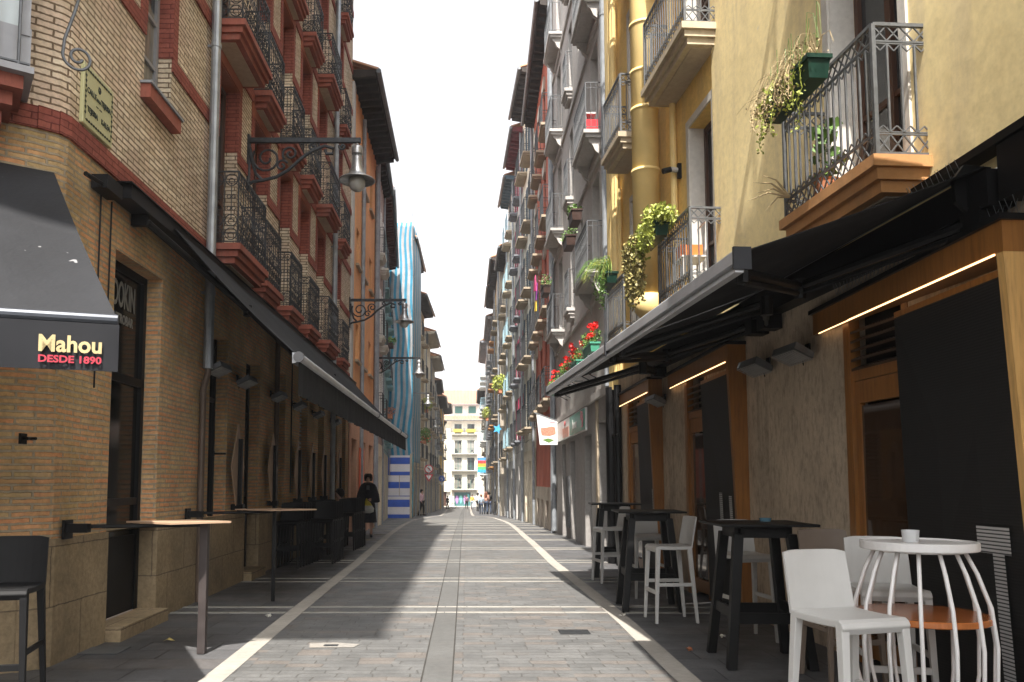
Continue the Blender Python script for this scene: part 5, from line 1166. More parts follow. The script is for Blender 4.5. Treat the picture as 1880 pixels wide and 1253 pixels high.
# ------------------------------------------------------------------ traffic signs
WH_ = M('sign_white', (.75, .75, .75), .4, 0, .03); RD_ = M('sign_red_film', (.55, .02, .03), .4, 0, .05); BL_ = M('sign_blue_film', (.02, .08, .40), .4, 0, .05)
sg = thing('traffic_sign', (-2.62, 55, gz(55)), 'round no left turn sign above a white and red give way triangle', 'sign')
m = MB(); m.tube([(0, .02, 0), (0, .02, 3.4)], .03, 8); m.build('pole', ZINC, sg)
def disc(r, y_, c, n=28, a=0, t=.01): 
    mm = MB(); V_ = [(c[0]+r*math.cos(a+2*math.pi*i/n), y_, c[1]+r*math.sin(a+2*math.pi*i/n)) for i in range(n)]; mm.add(V_+[(x, y_+t, z) for x, y_, z in V_], [tuple(range(n)), tuple(range(n, 2*n))[::-1]]+[(i, (i+1) % n, n+(i+1) % n, n+i) for i in range(n)]); return mm
zc = 3.12
d1 = disc(.30, 0, (0, zc)).build('round_sign', RD_, sg); disc(.235, -.004, (0, zc), t=.003).build('sign_face', WH_, d1)
m = MB(); m.tube([(.08, -.008, zc-.14), (.08, -.008, zc+.02), (-.1, -.008, zc+.08)], .02, 5); m.build('arrow', BLACK, d1); m = MB(); m.tube([(-.17, -.012, zc+.17), (.17, -.012, zc-.17)], .022, 5); m.build('slash', RD_, d1)
d2 = disc(.36, 0, (0, zc-.55), 3, math.pi/2+math.pi).build('triangle_sign', RD_, sg); disc(.22, -.004, (0, zc-.55), 3, math.pi/2+math.pi, .003).build('sign_face', WH_, d2)
s2 = thing('direction_sign', (-2.45, 78, gz(78)), 'small round blue turn arrow sign farther down the left pavement', 'sign'); m = MB(); m.tube([(0, .02, 0), (0, .02, 3.3)], .03, 8); m.build('pole', ZINC, s2)
d3 = disc(.3, 0, (0, 3.1)).build('round_sign', BL_, s2); m = MB(); m.tube([(.08, -.008, 2.95), (.08, -.008, 3.15), (-.12, -.008, 3.15)], .03, 5); m.build('arrow', WH_, d3); disc(.24, 0, (0, 2.62), 3, math.pi/2+math.pi).build('triangle_sign', WH_, s2)
s3 = thing('shop_sign', (1.75, 74, 3.0), 'small multicoloured projecting shop sign on the right side', 'sign')
for i, c_ in enumerate(((.05, .35, .6), (.1, .5, .2), (.75, .4, .05), (.7, .05, .05), (.1, .3, .6))): m = MB(); m.box(-.75, 0, -.03, .03, -.75+i*.28, -.75+(i+1)*.28); m.build('colour_panel', M('sign_colour_%d' % i, c_, .5, 0, .3, 6), s3)
s4 = thing('star_decoration', (1.85, 47.5, 4.55), 'small light blue star hanging from a right-hand balcony', 'decoration'); m = MB(); A = [((.32 if i % 2 == 0 else .14)*math.cos(i*math.pi/5), (.32 if i % 2 == 0 else .14)*math.sin(i*math.pi/5)) for i in range(10)]; m.add([(a, 0, b) for a, b in A]+[(a, .05, b) for a, b in A], [tuple(range(10)), tuple(range(10, 20))[::-1]]+[(i, (i+1) % 10, 10+(i+1) % 10, 10+i) for i in range(10)]); m.build('star', M('star_blue', (.08, .4, .7), .5, 0, .1), s4)
# ------------------------------------------------------------------ plants
random.seed(11)
def planter(pos, fr, w, lab, potmat, kinds, cat='planter', d=.17, h=.16, grp=None):
    rt = thing('flower_box', pos, lab, cat, 0, grp)
    m = MB(); m.hexa([(-w/2+.02, -d/2+.015, 0), (w/2-.02, -d/2+.015, 0), (w/2-.02, d/2-.015, 0), (-w/2+.02, d/2-.015, 0)], [(-w/2, -d/2, h), (w/2, -d/2, h), (w/2, d/2, h), (-w/2, d/2, h)]); m.box(-w/2-.012, w/2+.012, -d/2-.012, d/2+.012, h-.02, h+.012); m.build('pot', potmat, rt, (0, 0, 0), fr)
    for kd in kinds: kd(rt, fr, w, h)
    return rt
def k_geran(n=5, leafn=170, fl=7):
    def f(rt, fr, w, h):
        m = MB(); g = MB()
        for i in range(n):
            u = -w/2+w*(i+.5)/n; m.cluster((u, random.uniform(-.03, .06), h+.12), (w/n*.75, .14, .15), leafn, .04)
        for i in range(fl):
            c = (random.uniform(-w/2, w/2), random.uniform(-.08, .14), h+random.uniform(.1, .42)); g.cluster(c, (.06, .06, .045), 34, .04); m.tube([(c[0], 0, h), (c[0], c[1], c[2])], .003, 3, False)
        m.build('leaves', GREEN1, rt, (0, 0, 0), fr); g.build('flowers', REDF, rt, (0, 0, 0), fr)
    return f
def k_bush(mat, n=160, rad=(.3, .15, .16), dz=.12, sz=.05, name='leaves', off=0):
    def f(rt, fr, w, h): m = MB(); [m.cluster((random.uniform(-w/2, w/2), off+random.uniform(-.05, .1), h+dz+random.uniform(-.05, .05)), (rad[0]*.5, rad[1], rad[2]), n//5, sz) for _ in range(5)]; m.build(name, mat, rt, (0, 0, 0), fr)
    return f
def k_trail(mat, n=12, ln=.7, sz=.05, name='trailing_stems', out=.16, u0=-.5, u1=.5, smat=None):
    def f(rt, fr, w, h):
        m = MB()
        for i in range(n):
            u = w*random.uniform(u0, u1); L_ = ln*random.uniform(.4, 1.1); o_ = out*random.uniform(.6, 1.3); k = max(3, int(L_/.05)); px = u; q = random.uniform(-.3, .3)
            pts = [(u, 0, h), (u, o_*.7, h+.07)]
            for j in range(k): px += random.uniform(-.02, .02)+q*.03; pts.append((px, o_+random.uniform(-.02, .02), h+.02-L_*(j+1)/k))
            m.tube(pts, .003, 3, False)
            for p in pts[2:]: m.cluster(p, (.05, .04, .035), 5, sz)
        m.build(name, mat, rt, (0, 0, 0), fr)
    return f
def k_grass(mat, n=40, ln=.4, up=.5, name='grassy_blades', out=.1, r=.0035):
    def f(rt, fr, w, h):
        m = MB()
        for i in range(n):
            u = random.uniform(-w/2, w/2); du = random.uniform(-.25, .25); dn = random.uniform(-.05, out*2); L_ = ln*random.uniform(.5, 1.1)
            m.tube([(u, 0, h), (u+du*.3, dn*.3, h+L_*up), (u+du*.8, dn*.8, h+L_*up*.9), (u+du, dn*1.2, h+L_*(up-.5))], r, 3, False, .001)
        m.build(name, mat, rt, (0, 0, 0), fr)
    return f
def RP(y_, n, z, fr=Rf, org=None, y0=2): v_ = fr.v(V(y_) if fr is Rf else W(y_), n, z); return (XR(y0)+v_[0], y0+v_[1], z)
planter(RP(6.05, .56, 4.36), Rf, .8, 'dark green flower box of dry straggly plants on the nearest yellow house balcony', POTG, [k_trail(DRY, 22, .30, .02, 'dry_stems', .14), k_grass(DRY, 60, .34, .55, 'dry_grass', .1), k_trail(GREEN2, 9, .45, .03, 'green_shoots', .16), k_bush(DRY, 200, (.3, .1, .07), .05, .025, 'dry_tangle'), k_grass(GREEN1, 14, .5, .8, 'stalks', .02)], 'flower box')
pl = thing('potted_plant', RP(6.25, .22, 3.62), 'leafy green plant in a pot standing behind the bars of the nearest balcony', 'plant'); m = MB(); m.lathe([(.07, 0), (.1, .18), (.11, .19)], n=14); m.build('pot', TERRA, pl); m = MB(); [m.cluster((random.uniform(-.06, .06), random.uniform(-.12, .12), .25+i*.06), (.09, .14, .06), 9, .10) for i in range(7)]; m.tube([(0, 0, .1), (.01, .02, .6)], .006, 5); m.build('leaves', GREEN1, pl)
pl = thing('dry_agave', RP(6.42, .44, 3.74), 'dry spiky plant poking out between the balcony bars', 'plant'); m = MB()
for dx, dz in ((-.28, .14), (-.33, -.02), (-.2, .2), (-.25, .05), (-.18, -.1)): m.tube([(0, 0, 0), (dx*.5, .02, dz*.5+.05), (dx, .05, dz)], .012, 5, True, .002)
m.build('blades', DRY, pl)
planter(RP(9.75, .56, 4.36), Rf, .7, 'green flower box of yellow green vine spilling far down from the second balcony', POTG, [k_bush(GREEN2, 1500, (.45, .17, .15), .09, .05), k_trail(GREEN2, 26, .35, .05), k_trail(M('mottled_vine_leaf', (.26, .22, .07), .6, 0, .5, 12), 44, .85, .045, 'long_trailing_vine', .17, .15, .95)], 'flower box')
planter(RP(12.1, .56, 4.4), Rf, .5, 'small box with long arching blades on the third yellow house balcony', POTG, [k_grass(GREEN1, 60, .55, .45, 'arching_blades', .22, .008), k_grass(GREEN2, 40, .7, .35, 'pale_blades', .22, .007), k_trail(GREEN1, 8, .5, .04)], 'flower box')
ch = thing('balcony_chair', RP(9.35, .24, 3.62), 'white framed chair with an orange cushion inside the second balcony', 'chair'); m = MB()
for dx, dy in ((-.13, -.17), (.13, -.17), (-.13, .17), (.13, .17)): m.tube([(dx, dy, 0), (dx, dy, .42)], .012, 6)
m.box(-.15, .15, -.19, .19, .41, .43); m.tube([(.13, -.17, .42), (.15, -.17, .85), (.15, .17, .85), (.13, .17, .42)], .012, 6); m.build('frame', WHITEP, ch); m = MB(); m.box(-.14, .12, -.1, .1, .43, .58); m.build('cushion', M('orange_cushion', (.7, .17, .03), .8, 0, .1), ch)
def GP(y_, n, z): v_ = Gf.v(W(y_), n, z); return (XR(14)+v_[0], 14+v_[1], z)
for y_, z, lb, gq in ((14.5, 3.72, 'nearest', 9), (16.3, 3.68, 'second', 12), (18.1, 3.66, 'third', 12), (20.2, 3.62, 'farthest', 8)):
    planter(GP(y_, .33, z), Gf, .9, 'mint green box of bright red geraniums, %s of the row above the awning bar' % lb, POTGL, [k_geran(4, 100, gq)], 'flower box', grp='geranium boxes on the grey building'); 
    
m = MB()
for y_ in (14.5, 16.3, 18.1, 20.2): 
    for du in (-.3, .3): m.tube([(W(y_)+du, 0, 3.5), (W(y_)+du, .3, 3.66), (W(y_)+du, .45, 3.66)], .012, 5); m.tube([(W(y_)+du, 0, 3.66), (W(y_)+du, .45, 3.66)], .01, 5)
m.build('flower_box_brackets', IRON, gr, (0, 0, 0), Gf)
for y_, z, lb in ((15.2, 6.42, 'brown flower box with green leaves at the near end of the bracketed grey balcony'), (16.1, 6.2, 'brown flower box below and beside another on the bracketed grey balcony')):
    planter(GP(y_, .5, z), Gf, .55, lb, POTB, [k_bush(GREEN1, 220, (.25, .12, .12), .09, .05)], 'flower box', .2, .2)
planter(GP(21.3, .46, 6.45), Gf, .7, 'brown flower box with pink and white blooms on the far grey balcony', POTB, [k_bush(GREEN1, 200, (.3, .15, .2), .15, .05), k_bush(PINKF, 60, (.25, .15, .2), .25, .05, 'flowers')], 'flower box', .2, .2)
for z, c_ in ((8.2, MC['sign_red_film']),): 
    o = thing('balcony_bin', GP(15.3, .18, z), 'red crate with a pale folded chair on the grey balcony', 'crate'); m = MB(); m.box(-.12, .12, -.3, .3, .02, .24); m.build('crate', c_, o); m = MB(); m.tube([(-.1, -.2, .24), (-.1, -.1, .8), (-.1, .2, .8), (-.1, .25, .24)], .012, 5); m.box(-.12, .1, -.2, .2, .4, .43); m.build('folded_chair', WHITEP, o)
fp = thing('hanging_scarf', (2.75-.5, 25.0, 6.75), 'purple yellow and red cloth hung over the red house balcony rail', 'cloth')
for i, (c_, dz) in enumerate((((.25, .03, .3), 0), ((.75, .5, .03), -.35), ((.5, .03, .15), .3))): m = MB(); m.add([(-.02-.02*i, -.15+.1*i, .95+dz), (-.02-.02*i, .25+.1*i, .95+dz), (-.06-.02*i, .22, .45+dz), (-.05, -.1, .4+dz), (.0-.02*i, -.15+.1*i, .95+dz), (.0-.02*i, .25+.1*i, .95+dz), (-.04-.02*i, .22, .45+dz), (-.03, -.1, .4+dz)], [(0, 1, 2, 3), (7, 6, 5, 4), (0, 4, 5, 1), (1, 5, 6, 2), (2, 6, 7, 3), (3, 7, 4, 0)]); m.build('cloth', M('scarf_%d' % i, c_, .7, 0, .3, 9), fp)
for (x, y_, z, lb, mt) in ((1.85, 44.5, 6.6, 'bushy yellow green balcony plant on the blue railed balcony on the right', GREEN2), (1.6, 62, 6.4, 'small green balcony plant on the far right row', GREEN2), (-2.85, 53.5, 4.2, 'tall leafy plant with red blooms on a left balcony past the scaffold', GREEN1), (-2.9, 57, 6.6, 'green balcony plant high on the left past the scaffold', GREEN2)):
    o = thing('balcony_plant', (x, y_, z), lb, 'plant'); m = MB(); m.cluster((0, 0, .3), (.45, .6, .55), 420, .14); m.build('leaves', mt, o); m = MB(); m.box(-.12, .12, -.4, .4, -.25, -.05); m.build('pot', TERRA, o)
    if mt is GREEN1: m = MB(); m.cluster((0, 0, .1), (.45, .5, .5), 40, .12); m.build('flowers', REDF, o)
for (y_, z, lb, pm) in ((33.0, 4.2, 'terracotta pot of pinkish plants on the lowest teal balcony', TERRA), (33.2, 7.2, 'dark planter of trailing greens on the middle teal balcony', POTB)):
    o = thing('balcony_plant', (-3.2, y_, z), lb, 'plant'); m = MB(); m.box(-.1, .1, -.25, .25, -.18, 0); m.build('pot', pm, o); m = MB(); m.cluster((0, 0, .12), (.25, .4, .2), 130, .09); m.build('leaves', GREEN1 if pm is POTB else M('dusty_pink_leaf', (.3, .14, .1), .6, 0, .5, 9), o)
o = thing('wall_weed', (-3.47, 5.62, 2.02), 'tufts of green weed hanging under the corner awning', 'plant'); m = MB(); [m.cluster((dx, dx*.6, -.02), (.06, .03, .07), 26, .025) for dx in (.0, -.38)]; m.build('leaves', GREEN1, o)
# ------------------------------------------------------------------ small ground details
m = thing('drain_cover', (-1.16, 6.95, .005), 'small iron drain grate set in a pale mortar patch on the road', 'drain'); d = MB(); d.add([(-.17, -.1, 0), (.2, -.09, 0), (.24, .05, 0), (.02, .12, 0), (-.2, .08, 0)], [(0, 1, 2, 3, 4)]); d.build('mortar_patch', plaster('pale_mortar', (.2, .19, .175)), m); d = MB(); d.box(-.06, .06, -.04, .02, 0, .004); d.build('grate', IRON, m)
m = thing('drain_cover', (-3.05, 6.75, .0), 'dark rectangular cover on the left pavement beside the stone base', 'drain'); d = MB(); d.box(-.2, .2, -.14, .14, 0, .005); d.build('cover', GREYD, m)
m = thing('drain_cover', (1.0, 7.55, .006), 'dark rectangular grate in the setts on the right half of the road', 'drain'); d = MB()
for i in range(9): d.box(-.14, .14, -.1+i*.024, -.1+i*.024+.012, 0, .004)
d.build('grate', IRON, m)
lf = thing('fallen_leaf', (-2.62, 7.12, .004), 'curled yellow leaf on the dark left pavement', 'leaf'); d = MB(); d.add([(-.05, 0, .0), (0, -.03, .02), (.06, 0, .005), (0, .03, .03)], [(0, 1, 3), (1, 2, 3)]); d.build('leaf', M('yellow_leaf', (.45, .36, .12), .6, 0, .2), lf)
random.seed(5); LT = M('pale_litter', (.6, .58, .52), .8, 0, .2)
for i, (x, y_, lb) in enumerate(((1.62, 8.45, 'scrap of white paper on the right road edge band'), (2.3, 7.3, 'crumpled white scrap beside the black table'), (1.85, 6.75, 'orange crumb of litter near the black table leg'), (-2.05, 8.4, 'tiny pale scrap on the shaded left pavement'))):
    o = thing('litter', (x, y_, .006), lb, 'litter'); d = MB(); d.cluster((0, 0, .012), (.03, .025, .008), 6, .04); d.build('scrap', LT if 'orange' not in lb else TERRA, o)
SUN_E, SKY_S, EXPO, HAZE = 4.2, .145, 1.55, .0008
# ------------------------------------------------------------------ people
def skinned(name, V_, E_, Rr, mat, parent, sub=1, root=0):
    me = bpy.data.meshes.new(name); me.from_pydata(V_, E_, []); o = bpy.data.objects.new(name, me); COL.objects.link(o)
    sk = o.modifiers.new('skin', 'SKIN'); sk.use_smooth_shade = True
    for i, r in enumerate(Rr):
        d = me.skin_vertices[0].data[i]; d.radius = (r, r) if not isinstance(r, tuple) else r; d.use_root = i == root
    sb = o.modifiers.new('sub', 'SUBSURF'); sb.levels = sb.render_levels = sub
    bpy.context.view_layer.update()
    m2 = bpy.data.meshes.new_from_object(o.evaluated_get(bpy.context.evaluated_depsgraph_get())); m2.name = name
    bpy.data.objects.remove(o); m2.materials.clear(); m2.materials.append(mat)
    return inst(name, m2, parent)
def person(loc, rz, lab, top, bottom, hair=HAIRD, stride=.14, sc=1.0, skirt=None, longhair=False, cape=None, hold=None, hood=None, sit=False, fingers=False, shoes=BLACK, group=None):
    rt = thing('person', loc, lab, 'person', rz, group); rt.scale = (sc, sc, sc)
    P = {}
    P['pel'] = (0, 0, .90); P['bel'] = (0, -.01, 1.02); P['che'] = (0, -.01, 1.22); P['nb'] = (0, 0, 1.38); P['nk'] = (0, -.01, 1.44); P['hd'] = (0, -.02, 1.53); P['tp'] = (0, -.015, 1.60); P['no'] = (0, -.115, 1.525)
    for s_, sg_ in (('l', -1), ('r', 1)):
        f = sg_*stride
        P['sh'+s_] = (sg_*.16, 0, 1.34); P['el'+s_] = (sg_*.22, .03+f*.4, 1.07); P['wr'+s_] = (sg_*.22, -.06+f*.8, .86); P['ha'+s_] = (sg_*.215, -.09+f*.9, .79)
        P['hi'+s_] = (sg_*.085, 0, .86); P['kn'+s_] = (sg_*.09, -.03-f*.5, .48); P['an'+s_] = (sg_*.09, -f+.02+(.06 if f < 0 else 0), .08+(.05 if f < 0 else 0)); P['to'+s_] = (sg_*.1, -f-.14+(.05 if f < 0 else 0), .035)
    if hold: P['elr'] = (.24, .02, 1.08); P['wrr'] = (.10, -.2, 1.02); P['har'] = (.05, -.24, .99); P['ell'] = (-.24, .02, 1.08); P['wrl'] = (-.06, -.2, .98); P['hal'] = (-.02, -.25, .93)
    if sit:
        for s_, sg_ in (('l', -1), ('r', 1)): P['kn'+s_] = (sg_*.11, -.42, .90); P['an'+s_] = (sg_*.11, -.44, .48); P['to'+s_] = (sg_*.11, -.56, .44)
    K = list(P); ix = {k: i for i, k in enumerate(K)}
    Rr = dict(pel=.115, bel=.105, che=.125, nb=.06, nk=.05, hd=.088, tp=.07, no=.012, shl=.05, shr=.05, ell=.038, elr=.038, wrl=.024, wrr=.024, hal=.03, har=.03, hil=.085, hir=.085, knl=.055, knr=.055, anl=.035, anr=.035, tol=.03, tor=.03)
    E_ = [('pel', 'bel'), ('bel', 'che'), ('che', 'nb'), ('nb', 'nk'), ('nk', 'hd'), ('hd', 'tp'), ('hd', 'no')]
    for s_ in 'lr': E_ += [('che', 'sh'+s_), ('sh'+s_, 'el'+s_), ('el'+s_, 'wr'+s_), ('wr'+s_, 'ha'+s_), ('pel', 'hi'+s_), ('hi'+s_, 'kn'+s_), ('kn'+s_, 'an'+s_), ('an'+s_, 'to'+s_)]
    V_ = [P[k] for k in K]; EE = [(ix[a], ix[b]) for a, b in E_]; RR = [Rr[k] for k in K]
    if fingers:
        for s_ in 'lr':
            h = P['ha'+s_]; sgn = -1 if s_ == 'l' else 1
            for j, ln in enumerate((.05, .068, .075, .068, .052)):
                dx = (j-2)*.016; i0 = len(V_); 
                if j == 0: V_ += [(h[0]-sgn*.03, h[1]-.015, h[2]+.005), (h[0]-sgn*.045, h[1]-.03, h[2]-.015)]
                else: V_ += [(h[0]+dx, h[1]-.012, h[2]-ln*.5), (h[0]+dx, h[1]+.008, h[2]-ln)]
                EE += [(ix['ha'+s_], i0), (i0, i0+1)]; RR += [.009, .007]
    skinned('body', V_, EE, RR, SKIN, rt)
    def cloth(nm, keys, edges, grow, mat): 
        i2 = {k: i for i, k in enumerate(keys)}; skinned(nm, [P[k] for k in keys], [(i2[a], i2[b]) for a, b in edges], [Rr[k]+grow for k in keys], mat, rt)
    cloth('top', ['pel', 'bel', 'che', 'shl', 'shr', 'ell', 'elr', 'wrl', 'wrr'], [('pel', 'bel'), ('bel', 'che'), ('che', 'shl'), ('che', 'shr'), ('shl', 'ell'), ('shr', 'elr'), ('ell', 'wrl'), ('elr', 'wrr')], .02, top)
    if not skirt: cloth('trousers', ['pel', 'hil', 'hir', 'knl', 'knr', 'anl', 'anr'], [('pel', 'hil'), ('pel', 'hir'), ('hil', 'knl'), ('hir', 'knr'), ('knl', 'anl'), ('knr', 'anr')], .016, bottom)
    else: m = MB(); m.loft([(0, 0, .98, .15, .12), (0, 0, .85, .19, .16), (0, -.01, .6, .215, .20), (0, -.01, skirt, .24, .24)], 18); m.build('skirt', bottom, rt, smooth=True)
    for s_ in 'lr': a, t = P['an'+s_], P['to'+s_]; m = MB(); m.hexa([(a[0]-.04, a[1]+.05, t[2]-.035), (a[0]+.04, a[1]+.05, t[2]-.035), (t[0]+.035, t[1]-.05, t[2]-.035), (t[0]-.035, t[1]-.05, t[2]-.035)][::-1], [(a[0]-.04, a[1]+.05, a[2]+.03), (a[0]+.04, a[1]+.05, a[2]+.03), (t[0]+.03, t[1]-.05, t[2]+.02), (t[0]-.03, t[1]-.05, t[2]+.02)][::-1]); bevel(m.build('shoe', shoes, rt), .012)
    m = MB()
    if longhair: m.loft([(0, .03, 1.64, .03, .03), (0, .025, 1.62, .085, .085), (0, .03, 1.55, .12, .09), (0, .05, 1.42, .13, .08), (0, .07, 1.25, .11, .06), (0, .07, 1.15, .05, .03)], 14)
    else: m.loft([(0, .01, 1.675, .02, .02), (0, .01, 1.655, .075, .08), (0, .012, 1.60, .105, .11), (0, .035, 1.54, .102, .095), (0, .05, 1.47, .07, .06)], 14)
    m.build('hair', hair, rt, smooth=True)
    if cape: 
        m = MB(); m.loft([(0, 0, 1.44, .09, .09), (0, 0, 1.39, .17, .13), (0, 0, 1.32, .225, .16), (0, -.01, 1.12, .29, .22), (.0, -.01, .93, .32, .25), (0, 0, .9, .27, .2)], 20); m.build('cape', cape, rt, smooth=True)
    return rt, P
NAVY = M('dark_navy_cloth', (.015, .015, .022), .85, 0, .3, 20); GREYC = M('grey_cloth', (.09, .1, .11), .85, 0, .2, 20)
wn, P_ = person((-2.58, 20.9, gz(20.9)), R(6), 'woman in dark cape and skirt walking towards the camera with a yellow bag', NAVY, NAVY, stride=.12, sc=.98, skirt=.38, cape=NAVY, hold=True, fingers=True)
m = MB(); m.box(-.04, .04, -.185, -.16, 1.12, 1.36); m.build('scarf', GREYC, wn)
m = MB(); m.lathe([(.035, .0), (.105, .0), (.118, .08), (.11, .16), (.07, .2)], (0, .045, 1.475), 16, 1, .9); m.build('dark_headscarf', HAIRD, wn, smooth=True)
m = MB()
for s_ in (-1, 1): m.lathe([(0, -.006), (.016, -.004), (.016, .004), (0, .006)], (s_*.035, -.098, 1.545), 8)
m.build('glasses', BLACK, wn)
bg = thing('carrier_bag', (-2.55, 20.62, gz(20.9)+.62), 'yellow and white plastic carrier bag in the walking woman\'s hand', 'bag')
m = MB(); m.loft([(0, 0, 0, .06, .04), (0, 0, .03, .15, .08), (0, 0, .12, .165, .085), (-.01, 0, .2, .12, .07)], 16); m.build('white_lower_bag', M('white_plastic_film', (.5, .5, .46), .4, 0, .15, 8), bg, smooth=True)
m = MB(); m.loft([(-.01, 0, .195, .125, .073), (-.02, 0, .27, .09, .05), (-.03, 0, .33, .03, .025), (-.03, 0, .38, .012, .012)], 16); m.build('yellow_upper_bag', M('yellow_plastic_film', (.5, .42, .03), .4, 0, .3, 14), bg, smooth=True)
person((-2.86, 17.95, -.30), R(-70), 'dark haired person sitting behind the stacked black stools', M('rust_cloth', (.2, .06, .04), .8, 0, .2), NAVY, sit=True, stride=0, sc=.93, group=None)
WB = M('pale_denim_cloth', (.30, .38, .46), .8, 0, .2); PK = M('peach_cloth', (.55, .30, .22), .8, 0, .2); YE = M('mustard_cloth', (.6, .38, .06), .8, 0, .2); BRN = M('brown_hair', (.14, .045, .02), .6, 0, .3); JN = M('dark_jeans', (.03, .045, .08), .8, 0, .2); WHC = M('white_cloth', (.55, .55, .55), .8, 0, .1)
person((1.36, 57, gz(57)), R(176), 'person with long brown hair in a peach top walking away on the right', PK, JN, BRN, .15, .98, longhair=True)
person((1.02, 56.5, gz(56.5)), R(180), 'person in a pale blue shirt beside the long haired one', WB, JN, BRN, .13, .84)
person((1.62, 57.8, gz(57.8)), R(185), 'person in black at the right of the long haired one', BLACK, JN, HAIRD, .14, .95)
person((1.0, 72, gz(72)), R(170), 'person in a white shirt behind the group on the right', WHC, BLACK, HAIRD, .14, 1)
person((.62, 92, gz(92)), R(0), 'distant person in a mustard jacket in the middle of the street', YE, WB, HAIRD, .15, 1)
person((-.02, 96, gz(96)), R(8), 'distant person in dark shorts near the graffiti shutter', M('mauve_cloth', (.25, .12, .2), .8, 0, .2), BLACK, HAIRD, .16, 1)
person((-2.9, 51.5, gz(51.5)), R(60), 'person in a pink and white shirt leaning at the left past the scaffold', M('pink_white_cloth', (.55, .35, .40), .8, 0, .4, 20), BLACK, HAIRD, .1, 1)
person((-2.35, 98, gz(98)), R(-60), 'distant figure in black astride a scooter on the left', BLACK, BLACK, HAIRD, .2, .95)
def bicycle(loc, rz, lab):
    rt = thing('bicycle', loc, lab, 'bicycle', rz)
    for x in (-.5, .5):
        m = MB(); m.ring((x, 0, .33), .32, .018, 0, 24); w_ = m.build('wheel', BLACK, rt)
        m = MB(); m.ring((x, 0, .33), .30, .008, 0, 24); [m.tube([(x, 0, .33), (x+.3*math.cos(a*.7), 0, .33+.3*math.sin(a*.7))], .002, 3, False) for a in range(9)]; m.build('rim', ZINC, w_)
    m = MB(); T = lambda a, b: m.tube([a, b], .015, 6)
    T((-.5, 0, .33), (-.12, 0, .3)); T((-.5, 0, .33), (-.2, 0, .75)); T((-.12, 0, .3), (-.2, 0, .82)); T((-.2, 0, .75), (.35, 0, .78)); T((-.12, 0, .3), (.36, 0, .7)); T((.5, 0, .33), (.33, 0, .92)); m.build('frame', GREYD, rt)
    m = MB(); m.tube([(.3, -.25, .98), (.36, 0, .94), (.3, .25, .98)], .012, 6); m.build('handlebar', ZINC, rt); m = MB(); m.loft([(-.2, 0, .82, .06, .05), (-.2, 0, .87, .12, .06)], 10); m.build('saddle', BLACK, rt); return rt
bicycle((1.92, 54, gz(54)), R(80), 'dark bicycle leaning on the right-hand wall beyond the red house'); bicycle((-2.1, 97.6, gz(98)), R(15), 'distant dark two wheeler standing on the left pavement')
an = thing('television_antenna', (-3.6, 40, 14.8), 'thin television antenna above the left roofs', 'antenna'); m = MB(); m.tube([(0, 0, 0), (0, 0, 3.2)], .02, 5)
for z in (2.2, 2.5, 2.8, 3.1): m.tube([(-.5, 0, z), (.6, 0, z)], .01, 4)
m.build('mast', ZINC, an)
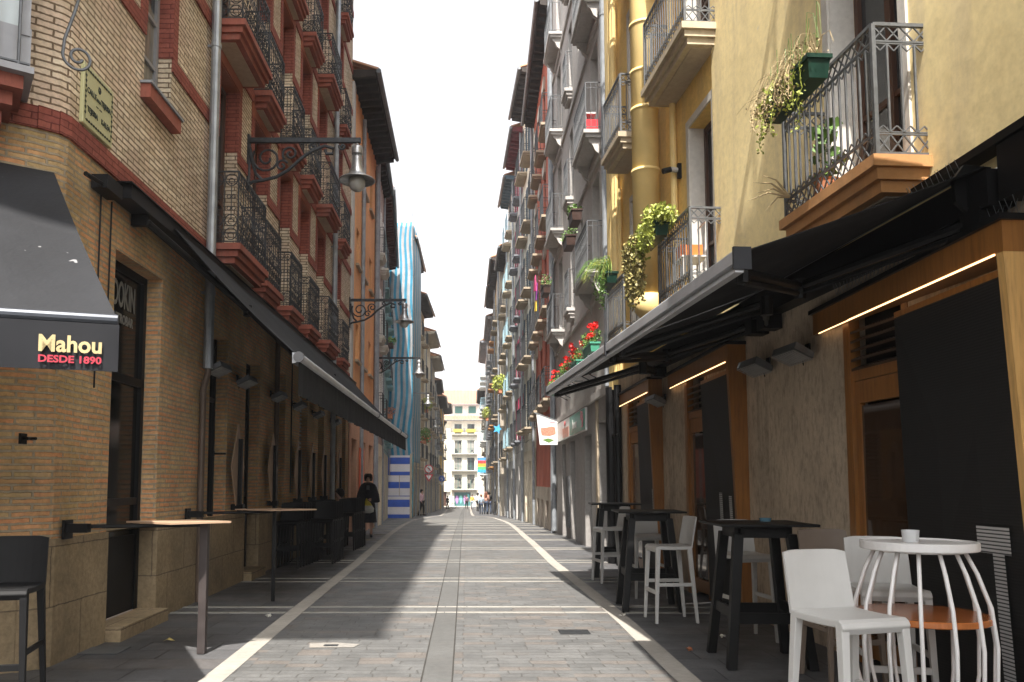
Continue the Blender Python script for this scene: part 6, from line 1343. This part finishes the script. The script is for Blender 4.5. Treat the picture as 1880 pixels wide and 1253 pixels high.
# unseen parasol added above the picture edge to shade the near terrace
pa = thing('added_shade_parasol', (2.45, 1.3, 0), 'large dark square parasol added out of view to shade the near terrace', 'parasol')
m = MB(); m.tube([(0, 0, 0), (0, 0, 5.1)], .035, 12); m.build('pole', ZINC, pa); m = MB(); m.box(-.35, .35, -.35, .35, 0, .1); m.build('base', GREYD, pa)
m = MB(); q = [(-1.3, -2.9), (.55, -2.9), (.55, 3.3), (-1.3, 3.3)]; a = (-.1, 0, 5.2)
for i in range(4): b, c = q[i], q[(i+1) % 4]; m.face([(b[0], b[1], 4.65), (c[0], c[1], 4.65), a]); m.face([(c[0], c[1], 4.64), (b[0], b[1], 4.64), (a[0], a[1], 5.18)]); m.face([(b[0], b[1], 4.45), (c[0], c[1], 4.45), (c[0], c[1], 4.65), (b[0], b[1], 4.65)])
m.build('canopy', TARPG, pa); m = MB()
for b in q: m.tube([(0, 0, 5.0), (b[0], b[1], 4.62)], .012, 6)
m.build('ribs', ZINC, pa)
# ------------------------------------------------------------------ thin air
hz = bpy.data.materials.new('thin_haze'); hz.use_nodes = True; n_ = hz.node_tree; n_.nodes.remove(n_.nodes['Principled BSDF'])
pv = n_.nodes.new('ShaderNodeVolumePrincipled'); pv.inputs['Color'].default_value = (.95, .96, 1, 1); pv.inputs['Density'].default_value = HAZE; pv.inputs['Anisotropy'].default_value = .3
n_.links.new(pv.outputs[0], n_.nodes['Material Output'].inputs['Volume'])
m = MB(); m.box(-305, 305, -45, 265, -8, 22); tag(m.build('haze', hz), kind='stuff')
# ------------------------------------------------------------------ light
SUN = Vector((-.065, -.55, 1)).normalized()   # towards the sun
sl = bpy.data.lights.new('sun', 'SUN'); sl.energy = SUN_E; sl.angle = R(.6); sl.color = (1, .94, .86)
so = bpy.data.objects.new('sun', sl); COL.objects.link(so); so.rotation_euler = SUN.to_track_quat('Z', 'Y').to_euler(); so.location = (0, -10, 30)
w = bpy.data.worlds.new('World'); S.world = w; w.use_nodes = True; nt = w.node_tree; bgn = nt.nodes['Background']
sk = nt.nodes.new('ShaderNodeTexSky'); sk.sky_type = 'NISHITA'; sk.sun_disc = False; sk.sun_elevation = math.asin(SUN.z); sk.sun_rotation = math.atan2(SUN.x, SUN.y)
sk.air_density = 1.0; sk.dust_density = 4.0; sk.ozone_density = 1.0
hs = nt.nodes.new('ShaderNodeHueSaturation'); hs.inputs['Saturation'].default_value = .12; nt.links.new(sk.outputs[0], hs.inputs['Color']); nt.links.new(hs.outputs[0], bgn.inputs['Color']); bgn.inputs['Strength'].default_value = SKY_S
S.view_settings.view_transform = 'Standard'; S.view_settings.look = 'None'; S.view_settings.exposure = EXPO; S.view_settings.gamma = 1
S.cycles.max_bounces = 8; S.cycles.diffuse_bounces = 4; S.cycles.caustics_reflective = False; S.cycles.caustics_refractive = False
